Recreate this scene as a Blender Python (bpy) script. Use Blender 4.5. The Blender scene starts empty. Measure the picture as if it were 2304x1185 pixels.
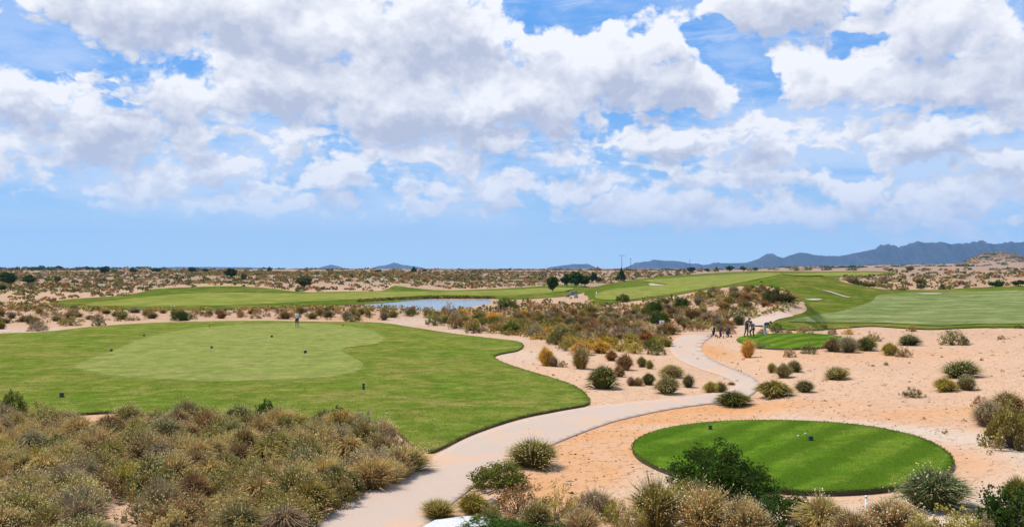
import bpy, math, random
import numpy as np
from mathutils import Vector, geometry
random.seed(7); rng = np.random.default_rng(11)
scene = bpy.context.scene
COL = scene.collection
F = 2240.0; CX = 1152.0; CY = 592.5; EYE = 603.0; CAMZ = 6.4
PITCH = math.atan((EYE - CY) / F)
SUN_DIR = Vector((-0.42, 0.24, 0.88)).normalized()      # towards the sun

# ------------------------------------------------------------------ terrain
def smooth_interp(u, us, vs):
    i = np.clip(np.searchsorted(us, u) - 1, 0, len(us) - 2)
    t = np.clip((u - us[i]) / (us[i + 1] - us[i]), 0, 1)
    t = t * t * (3 - 2 * t)
    return vs[i] * (1 - t) + vs[i + 1] * t

RIDGES = []
def ridge(knots, s_front, s_back):
    us, zs, ds = [], [], []
    for px, py, D in knots:
        us.append((px - CX) / F); ds.append(D)
        zs.append(CAMZ - (py - EYE) * D / F)
    RIDGES.append((np.array(us), np.array(zs), np.array(ds), s_front, s_back))
flat = lambda D: EYE + CAMZ * F / D
# scrub covered mound in the middle
ridge([(880, flat(150), 150), (1000, flat(150), 150), (1110, 680, 148), (1200, 672, 142), (1300, 682, 136), (1400, 684, 132),
       (1500, 672, 130), (1600, 657, 128), (1690, 648, 126), (1750, 655, 122), (1800, 684, 118), (1860, flat(114), 114), (1900, flat(114), 114)], 17, 10)
# low bank behind the left fairway
ridge([(60, flat(270), 270), (180, 656, 270), (300, 655, 270), (350, 648, 270), (430, 645, 270), (520, 643, 270), (600, 647, 270),
       (680, flat(270), 270), (840, flat(270), 270), (890, 641, 285), (950, 648, 285), (1010, flat(285), 285)], 16, 30)
# grass hills on the right
ridge([(1500, flat(230), 230), (1600, 650, 230), (1680, 636, 228), (1750, 624, 225), (1840, 625, 225), (1900, 637, 225), (1960, 652, 220),
       (2040, flat(220), 220), (2400, flat(220), 220)], 26, 40)
ridge([(1950, flat(300), 300), (2040, 640, 300), (2120, 636, 300), (2200, 640, 300), (2304, 634, 300), (2450, 634, 300)], 14, 60)
# rise of the far plain towards the mountains and the rocky knoll
ridge([(1650, flat(3600), 3600), (1800, 600, 3600), (2000, 597, 3600), (2304, 591, 3600), (2700, 588, 3600)], 1300, 2500)
ridge([(2120, flat(2400), 2400), (2168, flat(2400) - 1, 2400), (2190, 594, 2400), (2215, 587, 2400), (2250, 585, 2400), (2280, 589, 2400), (2310, 598, 2400), (2350, flat(2400), 2400)], 140, 140)
# left fairway bowl and far left dune
ridge([(-300, 640, 420), (0, 640, 420), (300, 636, 420), (500, 626, 420), (800, 624, 420), (1000, 630, 420), (1150, flat(420), 420)], 70, 120)
ridge([(-300, 612, 1000), (100, 610, 1000), (400, 607, 1000), (700, 608, 1000), (1100, 610, 1000), (1500, 610, 1000), (1900, 610, 1000), (2500, 609, 1000)], 300, 500)

def hfun(x, y):
    x = np.asarray(x, float); y = np.asarray(y, float)
    ys = np.maximum(y, 1.0); u = np.where(y > 1, x / ys, np.sign(x) * 5)
    h = np.zeros_like(x)
    for us, zs, ds, sf, sb in RIDGES:
        z = np.where((u < us[0]) | (u > us[-1]), np.where(u < us[0], zs[0], zs[-1]), smooth_interp(u, us, zs))
        d = smooth_interp(u, us, ds)
        s = np.where(ys < d, sf, sb)
        h = h + np.maximum(z, 0) * np.exp(-((ys - d) / s) ** 2 / 2) * (np.abs(u) < 1.2)
    r = np.hypot(x, y)
    k = np.clip((r - 70) / 150, 0, 1)
    h = h + k * (0.18 * np.sin(x * .11 + 1.3) * np.sin(y * .083) + 0.12 * np.sin(x * .23 + y * .19))
    k2 = np.clip((r - 20) / 60, 0, 1) * (1 - k)
    h = h + 0.05 * k2 * np.sin(x * .33) * np.sin(y * .27)
    k3 = np.clip((r - 500) / 600, 0, 1)
    h = h + k3 * (1.1 * np.sin(x * .012 + .7) * np.sin(y * .009) + .5 * np.sin(x * .031 + y * .02))
    # still water level round the pond
    pd = np.exp(-((x + 13) / 26) ** 4 - ((y - 183) / 32) ** 4)
    return h * (1 - pd)

TT = np.geomspace(6, 14000, 6000)
def ray(px, py):
    a = (px - CX) / F; v = (CY - py) / F
    d = np.array([a, math.cos(PITCH) - v * math.sin(PITCH), math.sin(PITCH) + v * math.cos(PITCH)])
    return d
def at(px, py):
    d = ray(px, py)
    X = TT * d[0]; Y = TT * d[1]; Z = CAMZ + TT * d[2]
    g = Z - hfun(X, Y)
    n = np.nonzero(g < 0)[0]
    if len(n) == 0:
        return Vector((X[-1], Y[-1], 0))
    i = n[0]
    if i == 0: return Vector((X[0], Y[0], 0))
    t = g[i - 1] / (g[i - 1] - g[i])
    T = TT[i - 1] * (1 - t) + TT[i] * t
    x, y = T * d[0], T * d[1]
    return Vector((x, y, float(hfun(x, y))))

# ------------------------------------------------------------------ helpers
def tag(o, label=None, cat=None, group=None, kind=None):
    if label: o['label'] = label
    if cat: o['category'] = cat
    if group: o['group'] = group
    if kind: o['kind'] = kind
    return o
def link(name, me, mats, parent=None):
    o = bpy.data.objects.new(name, me); COL.objects.link(o)
    for m in (mats if isinstance(mats, (list, tuple)) else [mats]): me.materials.append(m)
    if parent: o.parent = parent
    return o
def empty(name, loc, rz=0.0, scale=None):
    o = bpy.data.objects.new(name, None); COL.objects.link(o)
    o.location = loc; o.rotation_euler = (0, 0, rz); o.empty_display_size = .2
    if scale: o.scale = scale
    return o
def mesh_np(name, verts, loops, starts, smooth=False):
    me = bpy.data.meshes.new(name)
    verts = np.asarray(verts, np.float32); loops = np.asarray(loops, np.int32); starts = np.asarray(starts, np.int32)
    me.vertices.add(len(verts)); me.vertices.foreach_set('co', verts.ravel())
    me.loops.add(len(loops)); me.loops.foreach_set('vertex_index', loops)
    me.polygons.add(len(starts)); me.polygons.foreach_set('loop_start', starts)
    me.update(calc_edges=True)
    if smooth: me.polygons.foreach_set('use_smooth', np.ones(len(starts), bool))
    me.validate(); return me
def add_tint(me, cols, name='tint'):
    a = me.color_attributes.new(name, 'FLOAT_COLOR', 'POINT')
    c = np.ones((len(me.vertices), 4), np.float32); c[:, :3] = cols
    a.data.foreach_set('color', c.ravel())

class MB:
    """collects tubes, boxes and spheres, then one mesh"""
    def __init__(s): s.v = []; s.f = []; s.m = []
    def add(s, v, f, mi=0):
        b = len(s.v); s.v += [tuple(p) for p in v]; s.f += [tuple(b + i for i in q) for q in f]; s.m += [mi] * len(f)
    def tube(s, pts, rad, n=8, mi=0):
        pts = [Vector(p) for p in pts]; vs = []; fs = []
        if not isinstance(rad, (list, tuple)): rad = [rad] * len(pts)
        for i, p in enumerate(pts):
            d = (pts[min(i + 1, len(pts) - 1)] - pts[max(i - 1, 0)]).normalized()
            a = d.orthogonal().normalized(); 
            if abs(d.z) > .7: a = (Vector((1, 0, 0)) - d * d.x).normalized()
            b = d.cross(a)
            for k in range(n):
                t = 2 * math.pi * k / n; vs.append(p + (a * math.cos(t) + b * math.sin(t)) * rad[i])
        for i in range(len(pts) - 1):
            for k in range(n):
                fs.append((i * n + k, i * n + (k + 1) % n, (i + 1) * n + (k + 1) % n, (i + 1) * n + k))
        fs.append(tuple(range(n))[::-1]); fs.append(tuple((len(pts) - 1) * n + k for k in range(n)))
        s.add(vs, fs, mi)
    def box(s, c, d, mi=0, bev=0.0, taper=1.0):
        x, y, z = d[0] / 2, d[1] / 2, d[2] / 2; b = bev; vs = []
        levels = [(-z, 1 - b / x), (-z + b, 1), (z - b, taper), (z, taper * (1 - b / x))] if b else [(-z, 1), (z, taper)]
        fs = []
        for zz, k in levels:
            X, Y = x * k, y * k; q = b or .0001
            vs += [(c[0] + p[0], c[1] + p[1], c[2] + zz) for p in ((-X + q, -Y), (X - q, -Y), (X, -Y + q), (X, Y - q), (X - q, Y), (-X + q, Y), (-X, Y - q), (-X, -Y + q))]
        for i in range(len(levels) - 1):
            for k in range(8): fs.append((i * 8 + k, i * 8 + (k + 1) % 8, (i + 1) * 8 + (k + 1) % 8, (i + 1) * 8 + k))
        fs.append(tuple(range(8))[::-1]); fs.append(tuple((len(levels) - 1) * 8 + k for k in range(8)))
        s.add(vs, fs, mi)
    def ball(s, c, r, n=10, mi=0):
        if not isinstance(r, (list, tuple)): r = (r, r, r)
        vs = []; fs = []; m = n // 2
        for i in range(m + 1):
            ph = math.pi * i / m
            for k in range(n):
                t = 2 * math.pi * k / n
                vs.append((c[0] + r[0] * math.sin(ph) * math.cos(t), c[1] + r[1] * math.sin(ph) * math.sin(t), c[2] + r[2] * math.cos(ph)))
        for i in range(m):
            for k in range(n): fs.append((i * n + k, (i + 1) * n + k, (i + 1) * n + (k + 1) % n, i * n + (k + 1) % n))
        s.add(vs, fs, mi)
    def build(s, name, mats, parent=None, smooth=True, loc=None):
        me = bpy.data.meshes.new(name); me.from_pydata(s.v, [], s.f); me.validate()
        for p, mi in zip(me.polygons, s.m): p.material_index = mi; p.use_smooth = smooth
        o = link(name, me, mats, parent)
        if loc is not None: o.location = loc
        return o

# ------------------------------------------------------------------ materials
class NT:
    def __init__(s, tree): s.t = tree; s.n = tree.nodes; s.l = tree.links
    def new(s, typ, **kw):
        n = s.n.new(typ)
        for k, v in kw.items(): setattr(n, k, v)
        return n
    def put(s, sock, v):
        if v is None: return
        if isinstance(v, bpy.types.NodeSocket): s.l.new(v, sock)
        else: sock.default_value = v
    def math(s, op, a, b=None, c=None, clamp=False):
        n = s.new('ShaderNodeMath', operation=op, use_clamp=clamp)
        s.put(n.inputs[0], a); s.put(n.inputs[1], b); s.put(n.inputs[2], c); return n.outputs[0]
    def vmath(s, op, a, b=None, c=None):
        n = s.new('ShaderNodeVectorMath', operation=op)
        s.put(n.inputs[0], a); s.put(n.inputs[1], b); s.put(n.inputs[2], c)
        return n.outputs['Value'] if op in ('LENGTH', 'DOT_PRODUCT', 'DISTANCE') else n.outputs[0]
    def scale(s, v, k):
        n = s.new('ShaderNodeVectorMath', operation='SCALE'); s.put(n.inputs[0], v); s.put(n.inputs['Scale'], k); return n.outputs[0]
    def noise(s, vec, scale, detail=4, rough=.55, dist=0, color=False, dim='3D'):
        n = s.new('ShaderNodeTexNoise', noise_dimensions=dim)
        s.put(n.inputs['Vector'], vec); n.inputs['Scale'].default_value = scale; n.inputs['Detail'].default_value = detail
        n.inputs['Roughness'].default_value = rough; n.inputs['Distortion'].default_value = dist
        return n.outputs['Color'] if color else n.outputs['Fac']
    def ramp(s, v, a, b, lo=0.0, hi=1.0, smooth=True):
        n = s.new('ShaderNodeMapRange'); n.interpolation_type = 'SMOOTHSTEP' if smooth else 'LINEAR'; n.clamp = True
        s.put(n.inputs[0], v); s.put(n.inputs[1], a); s.put(n.inputs[2], b); s.put(n.inputs[3], lo); s.put(n.inputs[4], hi); return n.outputs[0]
    def mix(s, f, a, b, mode='MIX'):
        n = s.new('ShaderNodeMix', data_type='RGBA', blend_type=mode); n.clamp_factor = True
        s.put(n.inputs[0], f)
        for k, v in ((6, a), (7, b)):
            if isinstance(v, (tuple, list)): v = (v[0], v[1], v[2], 1)
            s.put(n.inputs[k], v)
        return n.outputs[2]
def newmat(name):
    m = bpy.data.materials.new(name); m.use_nodes = True
    t = NT(m.node_tree); b = m.node_tree.nodes['Principled BSDF']
    return m, t, b
def objpos(t, sc=(1, 1, 1)):
    g = t.new('ShaderNodeNewGeometry').outputs['Position']
    return t.vmath('MULTIPLY', g, sc) if sc != (1, 1, 1) else g
def bump(t, b, h, dist, strength=1.0):
    n = t.new('ShaderNodeBump'); n.inputs['Distance'].default_value = dist; n.inputs['Strength'].default_value = strength
    t.put(n.inputs['Height'], h); t.put(b.inputs['Normal'], n.outputs[0])
def plain(name, col, rough=.6, metal=0.0, vary=.12, scale=30):
    m, t, b = newmat(name); p = t.new('ShaderNodeTexCoord').outputs['Object']
    f = t.noise(p, scale, 4); lo = tuple(c * (1 - vary) for c in col); hi = tuple(min(1, c * (1 + vary)) for c in col)
    t.put(b.inputs['Base Color'], t.mix(f, lo, hi)); b.inputs['Roughness'].default_value = rough; b.inputs['Metallic'].default_value = metal
    return m

# --- sand
def m_sand():
    m, t, b = newmat('desert_sand'); p = objpos(t)
    z = t.new('ShaderNodeVertexColor', layer_name='zones'); sep = t.new('ShaderNodeSeparateColor'); t.put(sep.inputs[0], z.outputs[0])
    big = t.noise(p, .09, 5, .6); mid = t.noise(p, .7, 9, .75); fine = t.noise(p, 9, 4, .7); grit = t.noise(p, 45, 2, .6)
    c = t.mix(t.ramp(big, .35, .68), (.600, .375, .228), (.55, .335, .200))
    c = t.mix(t.ramp(mid, .5, .75, 0, .55), c, (.62, .44, .29))
    c = t.mix(t.math('MULTIPLY', sep.outputs[0], t.ramp(mid, .3, .6, .65, 1)), c, (.60, .275, .095))
    c = t.mix(t.math('MULTIPLY', sep.outputs[1], t.ramp(mid, .25, .6, .65, 1)), c, (.58, .47, .36))
    # sparse green and brown ground litter in the scrubland
    lit = t.ramp(t.noise(p, .9, 8, .80), .40, .54)
    c = t.mix(t.math('MULTIPLY', t.math('MULTIPLY', lit, sep.outputs[2]), .85), c, t.mix(t.ramp(t.noise(p, .06, 3), .4, .6), (.20, .145, .075), (.27, .155, .10)))
    c = t.mix(t.ramp(fine, .3, .7, .0, .36), c, (.42, .26, .16))
    c = t.mix(t.ramp(grit, .64, .76, 0, .3), c, (.28, .18, .12))
    far_ = t.math('MULTIPLY', t.ramp(sep.outputs[2], .55, 1.0, 0, .62), t.ramp(big, .25, .6, .7, 1))
    c = t.mix(far_, c, (.30, .195, .125))
    dimp = t.noise(p, 2.6, 2, .5, .6); c = t.mix(t.ramp(dimp, .60, .74, 0, .16), c, (.44, .27, .165))  # shade of the footprint-like dimples painted into the colour, besides their bump
    t.put(b.inputs['Base Color'], c); b.inputs['Roughness'].default_value = .95; b.inputs['Specular IOR Level'].default_value = .1
    h = t.math('ADD', t.math('MULTIPLY', t.ramp(dimp, .5, .72, 0, -1.6), 1.0), t.math('MULTIPLY', mid, 1.6)); h = t.math('ADD', h, t.math('MULTIPLY', mid, .1), t.math('ADD', fine, t.math('MULTIPLY', grit, .25)))
    bump(t, b, h, .06, .8)
    return m
def m_grass(name, base, alt, dry, dryamt=.5, stripe=None, scale=1.0, fine_amt=.5):
    m, t, b = newmat(name); p = objpos(t)
    big = t.noise(p, .11 * scale, 4, .6); mid = t.noise(p, .55 * scale, 10, .80); mid2 = t.noise(t.vmath('ADD', p, (31, 7, 0)), .9 * scale, 9, .78); fine = t.noise(p, 14, 3, .8)
    c = t.mix(t.ramp(big, .38, .62), base, alt)
    c = t.mix(t.math('MULTIPLY', t.ramp(t.noise(p, .20 * scale, 8, .68), .46, .62), dryamt), c, dry)
    c = t.mix(t.ramp(mid, .42, .58, 0, .62), c, tuple(x * .58 for x in base))
    c = t.mix(t.ramp(mid2, .48, .66, 0, .55), c, tuple(min(1, x * 1.35) for x in dry))
    if stripe:
        w = t.math('SINE', t.math('MULTIPLY', t.vmath('DOT_PRODUCT', p, (stripe[0], stripe[1], 0)), stripe[2]))
        w = t.math('ADD', w, t.math('MULTIPLY', t.math('SUBTRACT', mid, .5), 4.0))
        c = t.mix(t.ramp(w, -.8, .8, 0, stripe[3]), c, tuple(x * .55 for x in base))
    c = t.mix(t.ramp(fine, .35, .68, 0, fine_amt), c, tuple(x * .55 for x in base))
    t.put(b.inputs['Base Color'], c); b.inputs['Roughness'].default_value = .9; b.inputs['Specular IOR Level'].default_value = .0
    bump(t, b, t.math('ADD', t.math('MULTIPLY', fine, 1.0), t.math('MULTIPLY', mid, 2.5)), .05, .8)
    return m
def m_path():
    m, t, b = newmat('pale_concrete'); p = objpos(t)
    c = t.mix(t.noise(p, .35, 5, .6), (.525, .40, .31), (.455, .345, .27))
    c = t.mix(t.ramp(t.noise(p, 2.2, 5, .7), .5, .8, 0, .5), c, (.50, .38, .28))
    c = t.mix(t.ramp(t.noise(p, 18, 3, .7), .5, .75, 0, .3), c, (.27, .22, .19))
    dr = t.ramp(t.noise(p, .28, 8, .72), .50, .60, 0, .75); c = t.mix(dr, c, (.565, .36, .235))
    t.put(b.inputs['Base Color'], c); b.inputs['Roughness'].default_value = .9; b.inputs['Specular IOR Level'].default_value = .0
    bump(t, b, t.noise(p, 25, 4, .7), .015, .6)
    return m
def m_water():
    m, t, b = newmat('pond_water'); p = objpos(t)
    b.inputs['Base Color'].default_value = (.16, .20, .22, 1); b.inputs['Roughness'].default_value = .16
    b.inputs['IOR'].default_value = 1.33
    bump(t, b, t.noise(p, 2.2, 4, .6), .05, .5)
    return m
def m_leaf(name, transl=.28):
    m = bpy.data.materials.new(name); m.use_nodes = True; t = NT(m.node_tree); t.n.clear()
    oi = t.new('ShaderNodeObjectInfo').outputs['Color']; at_ = t.new('ShaderNodeVertexColor', layer_name='tint').outputs[0]
    c = t.mix(1.0, oi, at_, 'MULTIPLY')
    hs = t.new('ShaderNodeHueSaturation'); t.put(hs.inputs['Color'], c)
    n = t.noise(t.new('ShaderNodeNewGeometry').outputs['Position'], 3.0, 3, .6)
    t.put(hs.inputs['Hue'], t.ramp(n, .25, .75, .475, .525, False)); t.put(hs.inputs['Value'], t.ramp(n, .3, .7, .8, 1.25, False))
    c = hs.outputs[0]
    d = t.new('ShaderNodeBsdfDiffuse'); tr = t.new('ShaderNodeBsdfTranslucent'); mx = t.new('ShaderNodeMixShader'); out = t.new('ShaderNodeOutputMaterial')
    t.put(d.inputs[0], c); t.put(tr.inputs[0], c); mx.inputs[0].default_value = transl
    t.l.new(d.outputs[0], mx.inputs[1]); t.l.new(tr.outputs[0], mx.inputs[2]); t.l.new(mx.outputs[0], out.inputs[0])
    return m
def m_rock(name, c1, c2):
    m, t, b = newmat(name); p = objpos(t)
    t.put(b.inputs['Base Color'], t.mix(t.ramp(t.noise(p, 5, 6, .7), .35, .65), c1, c2)); b.inputs['Roughness'].default_value = .9
    bump(t, b, t.noise(p, 9, 6, .7), .06); return m
def m_mountain():
    m, t, b = newmat('mountain_rock'); p = objpos(t)
    c = t.mix(t.ramp(t.noise(p, .004, 6, .7), .4, .6), (.030, .042, .055), (.055, .062, .072))
    c = t.mix(t.ramp(t.noise(p, .012, 5, .7), .45, .6, 0, .7), c, (.03, .04, .025))
    t.put(b.inputs['Base Color'], c); b.inputs['Roughness'].default_value = .95
    bump(t, b, t.noise(p, .02, 6, .7), 30, .8); return m

M_SAND = m_sand()
M_LAWN = m_grass('lawn_turf', (.125, .190, .019), (.180, .207, .030), (.29, .235, .065), .80, fine_amt=.35)
M_GREEN = m_grass('putting_turf', (.235, .265, .060), (.215, .250, .058), (.30, .265, .085), .5, fine_amt=.12)
M_COLLAR = m_grass('collar_turf', (.165, .215, .035), (.18, .215, .04), (.29, .24, .07), .6, fine_amt=.2)
M_TEE = m_grass('tee_turf', (.098, .195, .013), (.132, .207, .018), (.18, .20, .03), .45, stripe=(.80, -.60, 3.4, .75), fine_amt=.3)
M_ROUGH = m_grass('rough_turf', (.080, .135, .012), (.115, .145, .018), (.26, .20, .050), .6, scale=.35, fine_amt=.3)
M_FAIR = m_grass('fairway_turf', (.195, .225, .035), (.225, .232, .045), (.29, .25, .080), .5, scale=.22, fine_amt=.12)
M_FAIRP = m_grass('pale_fairway_turf', (.155, .205, .055), (.190, .220, .075), (.31, .30, .13), .55, scale=.3, stripe=(.12, .99, .55, .22), fine_amt=.12)
M_EDGE = plain('turf_soil', (.060, .050, .022), .95, 0, .3, 6)
M_PATH = m_path(); M_WATER = m_water()
M_BUNK = plain('bunker_sand', (.40, .33, .22), .95, 0, .08, 1)
M_LEAF = m_leaf('foliage'); M_SEED = m_leaf('seed_head', .35)
M_BARK = plain('bark', (.12, .09, .065), .9, 0, .3, 8)
M_PALEROCK = m_rock('pale_stone', (.48, .45, .41), (.36, .33, .30)); M_GREYROCK = m_rock('grey_stone', (.34, .31, .29), (.17, .15, .14))
M_BRNROCK = m_rock('brown_stone', (.26, .20, .16), (.13, .10, .08)); M_MOUNT = m_mountain()
M_WHITE = plain('white_paint', (.78, .78, .76), .5, 0, .05, 20); M_BLACK = plain('black_plastic', (.022, .022, .024), .5)
M_METAL = plain('grey_metal', (.35, .35, .36), .4, .7); M_WOOD = plain('weathered_wood', (.20, .15, .11), .85, 0, .3, 6)

# ------------------------------------------------------------------ ground
def build_ground():
    R = np.geomspace(2.5, 13500, 525)
    A = np.radians(np.concatenate([np.arange(-180, -46, 4.0), np.linspace(-44, 44, 430), np.arange(46, 180, 4.0)]))
    rr, aa = np.meshgrid(R, A, indexing='ij')
    x = rr * np.sin(aa); y = rr * np.cos(aa); z = hfun(x, y)
    nr, na = rr.shape
    V = np.stack([x, y, z], -1).reshape(-1, 3); V = np.vstack([V, [[0, 0, 0]]])
    i = np.arange(nr - 1)[:, None]; j = np.arange(na)[None, :]; j2 = (j + 1) % na
    q = np.stack([i * na + j, (i + 1) * na + j, (i + 1) * na + j2, i * na + j2], -1).reshape(-1, 4)[:, ::-1]
    tri = np.stack([np.full(na, len(V) - 1), (np.arange(na) + 1) % na, np.arange(na)], -1)[:, ::-1]
    loops = np.concatenate([q.ravel(), tri.ravel()]); starts = np.concatenate([np.arange(len(q)) * 4, len(q) * 4 + np.arange(na) * 3])
    me = mesh_np('ground', V, loops, starts, True)
    X, Y = V[:, 0], V[:, 1]
    zon = np.zeros((len(V), 3))
    def blob(ch, px, py, rx, ry, w=1.0, rot=0.0):
        c = at(px, py); dx, dy = X - c.x, Y - c.y; a = math.radians(rot)
        u = dx * math.cos(a) + dy * math.sin(a); v = -dx * math.sin(a) + dy * math.cos(a)
        zon[:, ch] = np.maximum(zon[:, ch], w * np.clip(1.35 - np.hypot(u / rx, v / ry), 0, 1))
    for a in [(1300, 985, 4.0, 2.8), (1420, 945, 5.0, 2.0), (1540, 925, 6.0, 2.0), (1640, 922, 5, 1.8), (2100, 930, 5, 2, .6), (2230, 1040, 1.5, 4, .5), (1900, 800, 10, 6, .35), (1330, 1060, 2.0, 4.2), (1270, 1090, 1.8, 3.0), (1290, 1020, 1.6, 3.5),
              (1370, 1010, 3.4, 2.6, .9), (1400, 975, 3.5, 2), (1590, 790, 1.9, 8), (1780, 912, 4, 1.6, .5), (2020, 945, 5, 1.5, .4), (230, 940, 3, 2, .3), (940, 1030, 1.2, 2, .8), (1490, 760, 2, 9, .6), (820, 718, 6, 9, .7), (1380, 1130, 2.0, 1.5, .8)]: blob(0, *a)
    tc = at(1783, 1034)
    d = np.hypot((X - tc.x) / 7.0, (Y - tc.y) / 8.4)
    zon[:, 1] = np.maximum(zon[:, 1], np.clip(1.3 - np.abs(d - .98) * 5.0, 0, 1) * .9)
    for a in [(905, 720, 5, 12, .9), (1000, 745, 6, 5, .5), (1100, 765, 5, 3, .6), (1180, 800, 4, 6, .5), (1440, 1080, 1.6, 2.5, .9), (60, 742, 8, 5, .6), (1720, 712, 6, 8, .6), (865, 632, 9, 40, 1)]: blob(1, *a)
    zon[:, 1] *= 1 - .85 * zon[:, 0]
    r = np.hypot(X, Y)
    zon[:, 2] = np.clip((r - 75) / 60, 0, 1) * .55 + np.clip((r - 260) / 120, 0, 1) * .45
    zon[:, 0] *= (r < 400)
    add_tint(me, zon, 'zones')
    o = link('ground', me, M_SAND); tag(o, 'pale pinkish desert sand and scrubland reaching to the horizon', 'ground', kind='structure')
build_ground()

def smooth_poly(pts, closed=True, step=4):
    n = len(pts); out = []
    for i in range(n):
        p0, p1, p2, p3 = (Vector(pts[(i + k) % n]) for k in (-1, 0, 1, 2))
        L = (p2 - p1).length; m = max(2, int(L / step))
        for k in range(m):
            t = k / m
            out.append(.5 * ((2 * p1) + (-p0 + p2) * t + (2 * p0 - 5 * p1 + 4 * p2 - p3) * t * t + (-p0 + 3 * p1 - 3 * p2 + p3) * t ** 3))
    return out
def inside_np(P, poly):
    x, y = P[:, 0], P[:, 1]; c = np.zeros(len(P), bool); n = len(poly)
    for i in range(n):
        x1, y1 = poly[i - 1]; x2, y2 = poly[i]
        if y1 == y2: continue
        k = ((y1 > y) != (y2 > y)) & (x < (x2 - x1) * (y - y1) / (y2 - y1) + x1); c ^= k
    return c
def sheet(name, pxpoly, mat, off, label, cat=None, lip=False, kind='structure', step=8, world=None, edge_mat=None):
    if world is None:
        sp = smooth_poly([Vector(p) for p in pxpoly], step=step)
        W = [at(p.x, p.y) for p in sp]; W = [(p.x, p.y) for p in W]
    else: W = world
    # drop near duplicates
    B = []
    for p in W:
        if not B or math.hypot(p[0] - B[-1][0], p[1] - B[-1][1]) > 1e-3 * math.hypot(*p) * .6: B.append(p)
    P = np.array(B); r = np.hypot(P[:, 0], P[:, 1]); a = np.arctan2(P[:, 0], P[:, 1])
    R = np.geomspace(2.5, 13500, 525); A = np.radians(np.linspace(-44, 44, 430))
    R = R[(R > r.min()) & (R < r.max())]; A = A[(A > a.min()) & (A < a.max())]
    if len(R) and len(A):
        rr, aa = np.meshgrid(R, A); G = np.stack([rr.ravel() * np.sin(aa.ravel()), rr.ravel() * np.cos(aa.ravel())], -1)
        G = G[inside_np(G, B)]
        # keep clear of the border
        keep = np.ones(len(G), bool)
        for q in B:
            keep &= np.hypot(G[:, 0] - q[0], G[:, 1] - q[1]) > .0035 * math.hypot(*q)
        G = G[keep]
    else: G = np.zeros((0, 2))
    nb = len(B)
    vin = [Vector(p) for p in B] + [Vector(p) for p in G]
    ed = [(i, (i + 1) % nb) for i in range(nb)]
    vo, eo, fo, ov, oe, of = geometry.delaunay_2d_cdt(vin, ed, [], 1, 1e-5)
    # inside test by centroid
    C = np.array([[sum(vo[k].x for k in f) / len(f), sum(vo[k].y for k in f) / len(f)] for f in fo])
    ins = inside_np(C, B); fo = [f for f, k in zip(fo, ins) if k]
    X = np.array([v.x for v in vo]); Y = np.array([v.y for v in vo]); Z = hfun(X, Y) + off
    verts = [(X[i], Y[i], Z[i]) for i in range(len(X))]; faces = []
    for f in fo:
        a0, b0, c0 = (Vector((X[k], Y[k])) for k in f[:3])
        ar = (b0 - a0).cross(c0 - a0) if hasattr(Vector((0, 0)), 'cross') else 0
        faces.append(tuple(f) if ar > 0 else tuple(f)[::-1])
    mi = [0] * len(faces)
    if lip:
        cnt = {}
        for f in faces:
            for k in range(len(f)):
                e = (f[k], f[(k + 1) % len(f)]); cnt[e] = 1
        low = {}
        for (p, q) in list(cnt):
            if (q, p) not in cnt:
                for k in (p, q):
                    if k not in low:
                        low[k] = len(verts); verts.append((verts[k][0], verts[k][1], verts[k][2] - off - .06))
                faces.append((q, p, low[p], low[q])); mi.append(1)
    me = bpy.data.meshes.new(name); me.from_pydata(verts, [], faces); me.validate()
    o = link(name, me, [mat, edge_mat or M_EDGE] if lip else mat)
    for p, k in zip(me.polygons, mi): p.material_index = k; p.use_smooth = (k == 0)
    tag(o, label, cat, kind=kind)
    return o

LAWN = [(-160, 762), (0, 752), (100, 748), (200, 737), (330, 728), (470, 724), (600, 723), (720, 725), (850, 727), (930, 738), (1020, 752), (1100, 762), (1160, 769), (1178, 779),
        (1165, 790), (1130, 797), (1111, 804), (1130, 817), (1180, 834), (1240, 852), (1290, 870), (1318, 890), (1326, 906), (1316, 914), (1250, 926), (1160, 945), (1060, 979), (1000, 1008),
        (968, 1020), (935, 1010), (905, 985), (860, 958), (760, 945), (600, 948), (420, 945), (330, 937), (275, 930), (200, 933), (100, 938), (-160, 930)]
sheet('lawn', LAWN, M_LAWN, .10, 'broad mown green lawn surrounding the putting green', 'lawn', lip=True)
GREEN = [(170, 828), (200, 812), (260, 790), (330, 762), (420, 743), (520, 734), (640, 730), (750, 733), (830, 745), (862, 762), (845, 776), (790, 783), (765, 790), (790, 805), (818, 824),
         (795, 840), (720, 852), (600, 859), (450, 860), (310, 853), (220, 842)]
gc = Vector((520, 797)); COLLAR = [tuple(gc + (Vector(p) - gc) * 1.022 + Vector((0, -.6 if p[1] < 797 else 1.2))) for p in GREEN]
sheet('green_collar', COLLAR, M_COLLAR, .107, 'slightly longer turf collar round the putting green', 'grass')
sheet('putting_green', GREEN, M_GREEN, .115, 'pale close cut putting green with dark hole markers', 'putting green')
TEE = [(1423, 1012), (1440, 992), (1500, 970), (1600, 956), (1720, 952), (1850, 956), (1960, 967), (2060, 989), (2120, 1017), (2143, 1043), (2136, 1066), (2095, 1087), (2020, 1104),
       (1940, 1113), (1850, 1116), (1740, 1110), (1620, 1093), (1510, 1070), (1450, 1044), (1428, 1026)]
sheet('tee_box', TEE, M_TEE, .15, 'oval bright green striped tee box raised above the sand', 'tee box', lip=True)
TEE2 = [(1657, 766), (1680, 757), (1740, 753), (1820, 752), (1880, 757), (1905, 768), (1880, 781), (1800, 787), (1730, 786), (1685, 779)]
sheet('tee_box', TEE2, M_TEE, .12, 'small distant green tee box where the golfers stand', 'tee box', lip=True)
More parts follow.
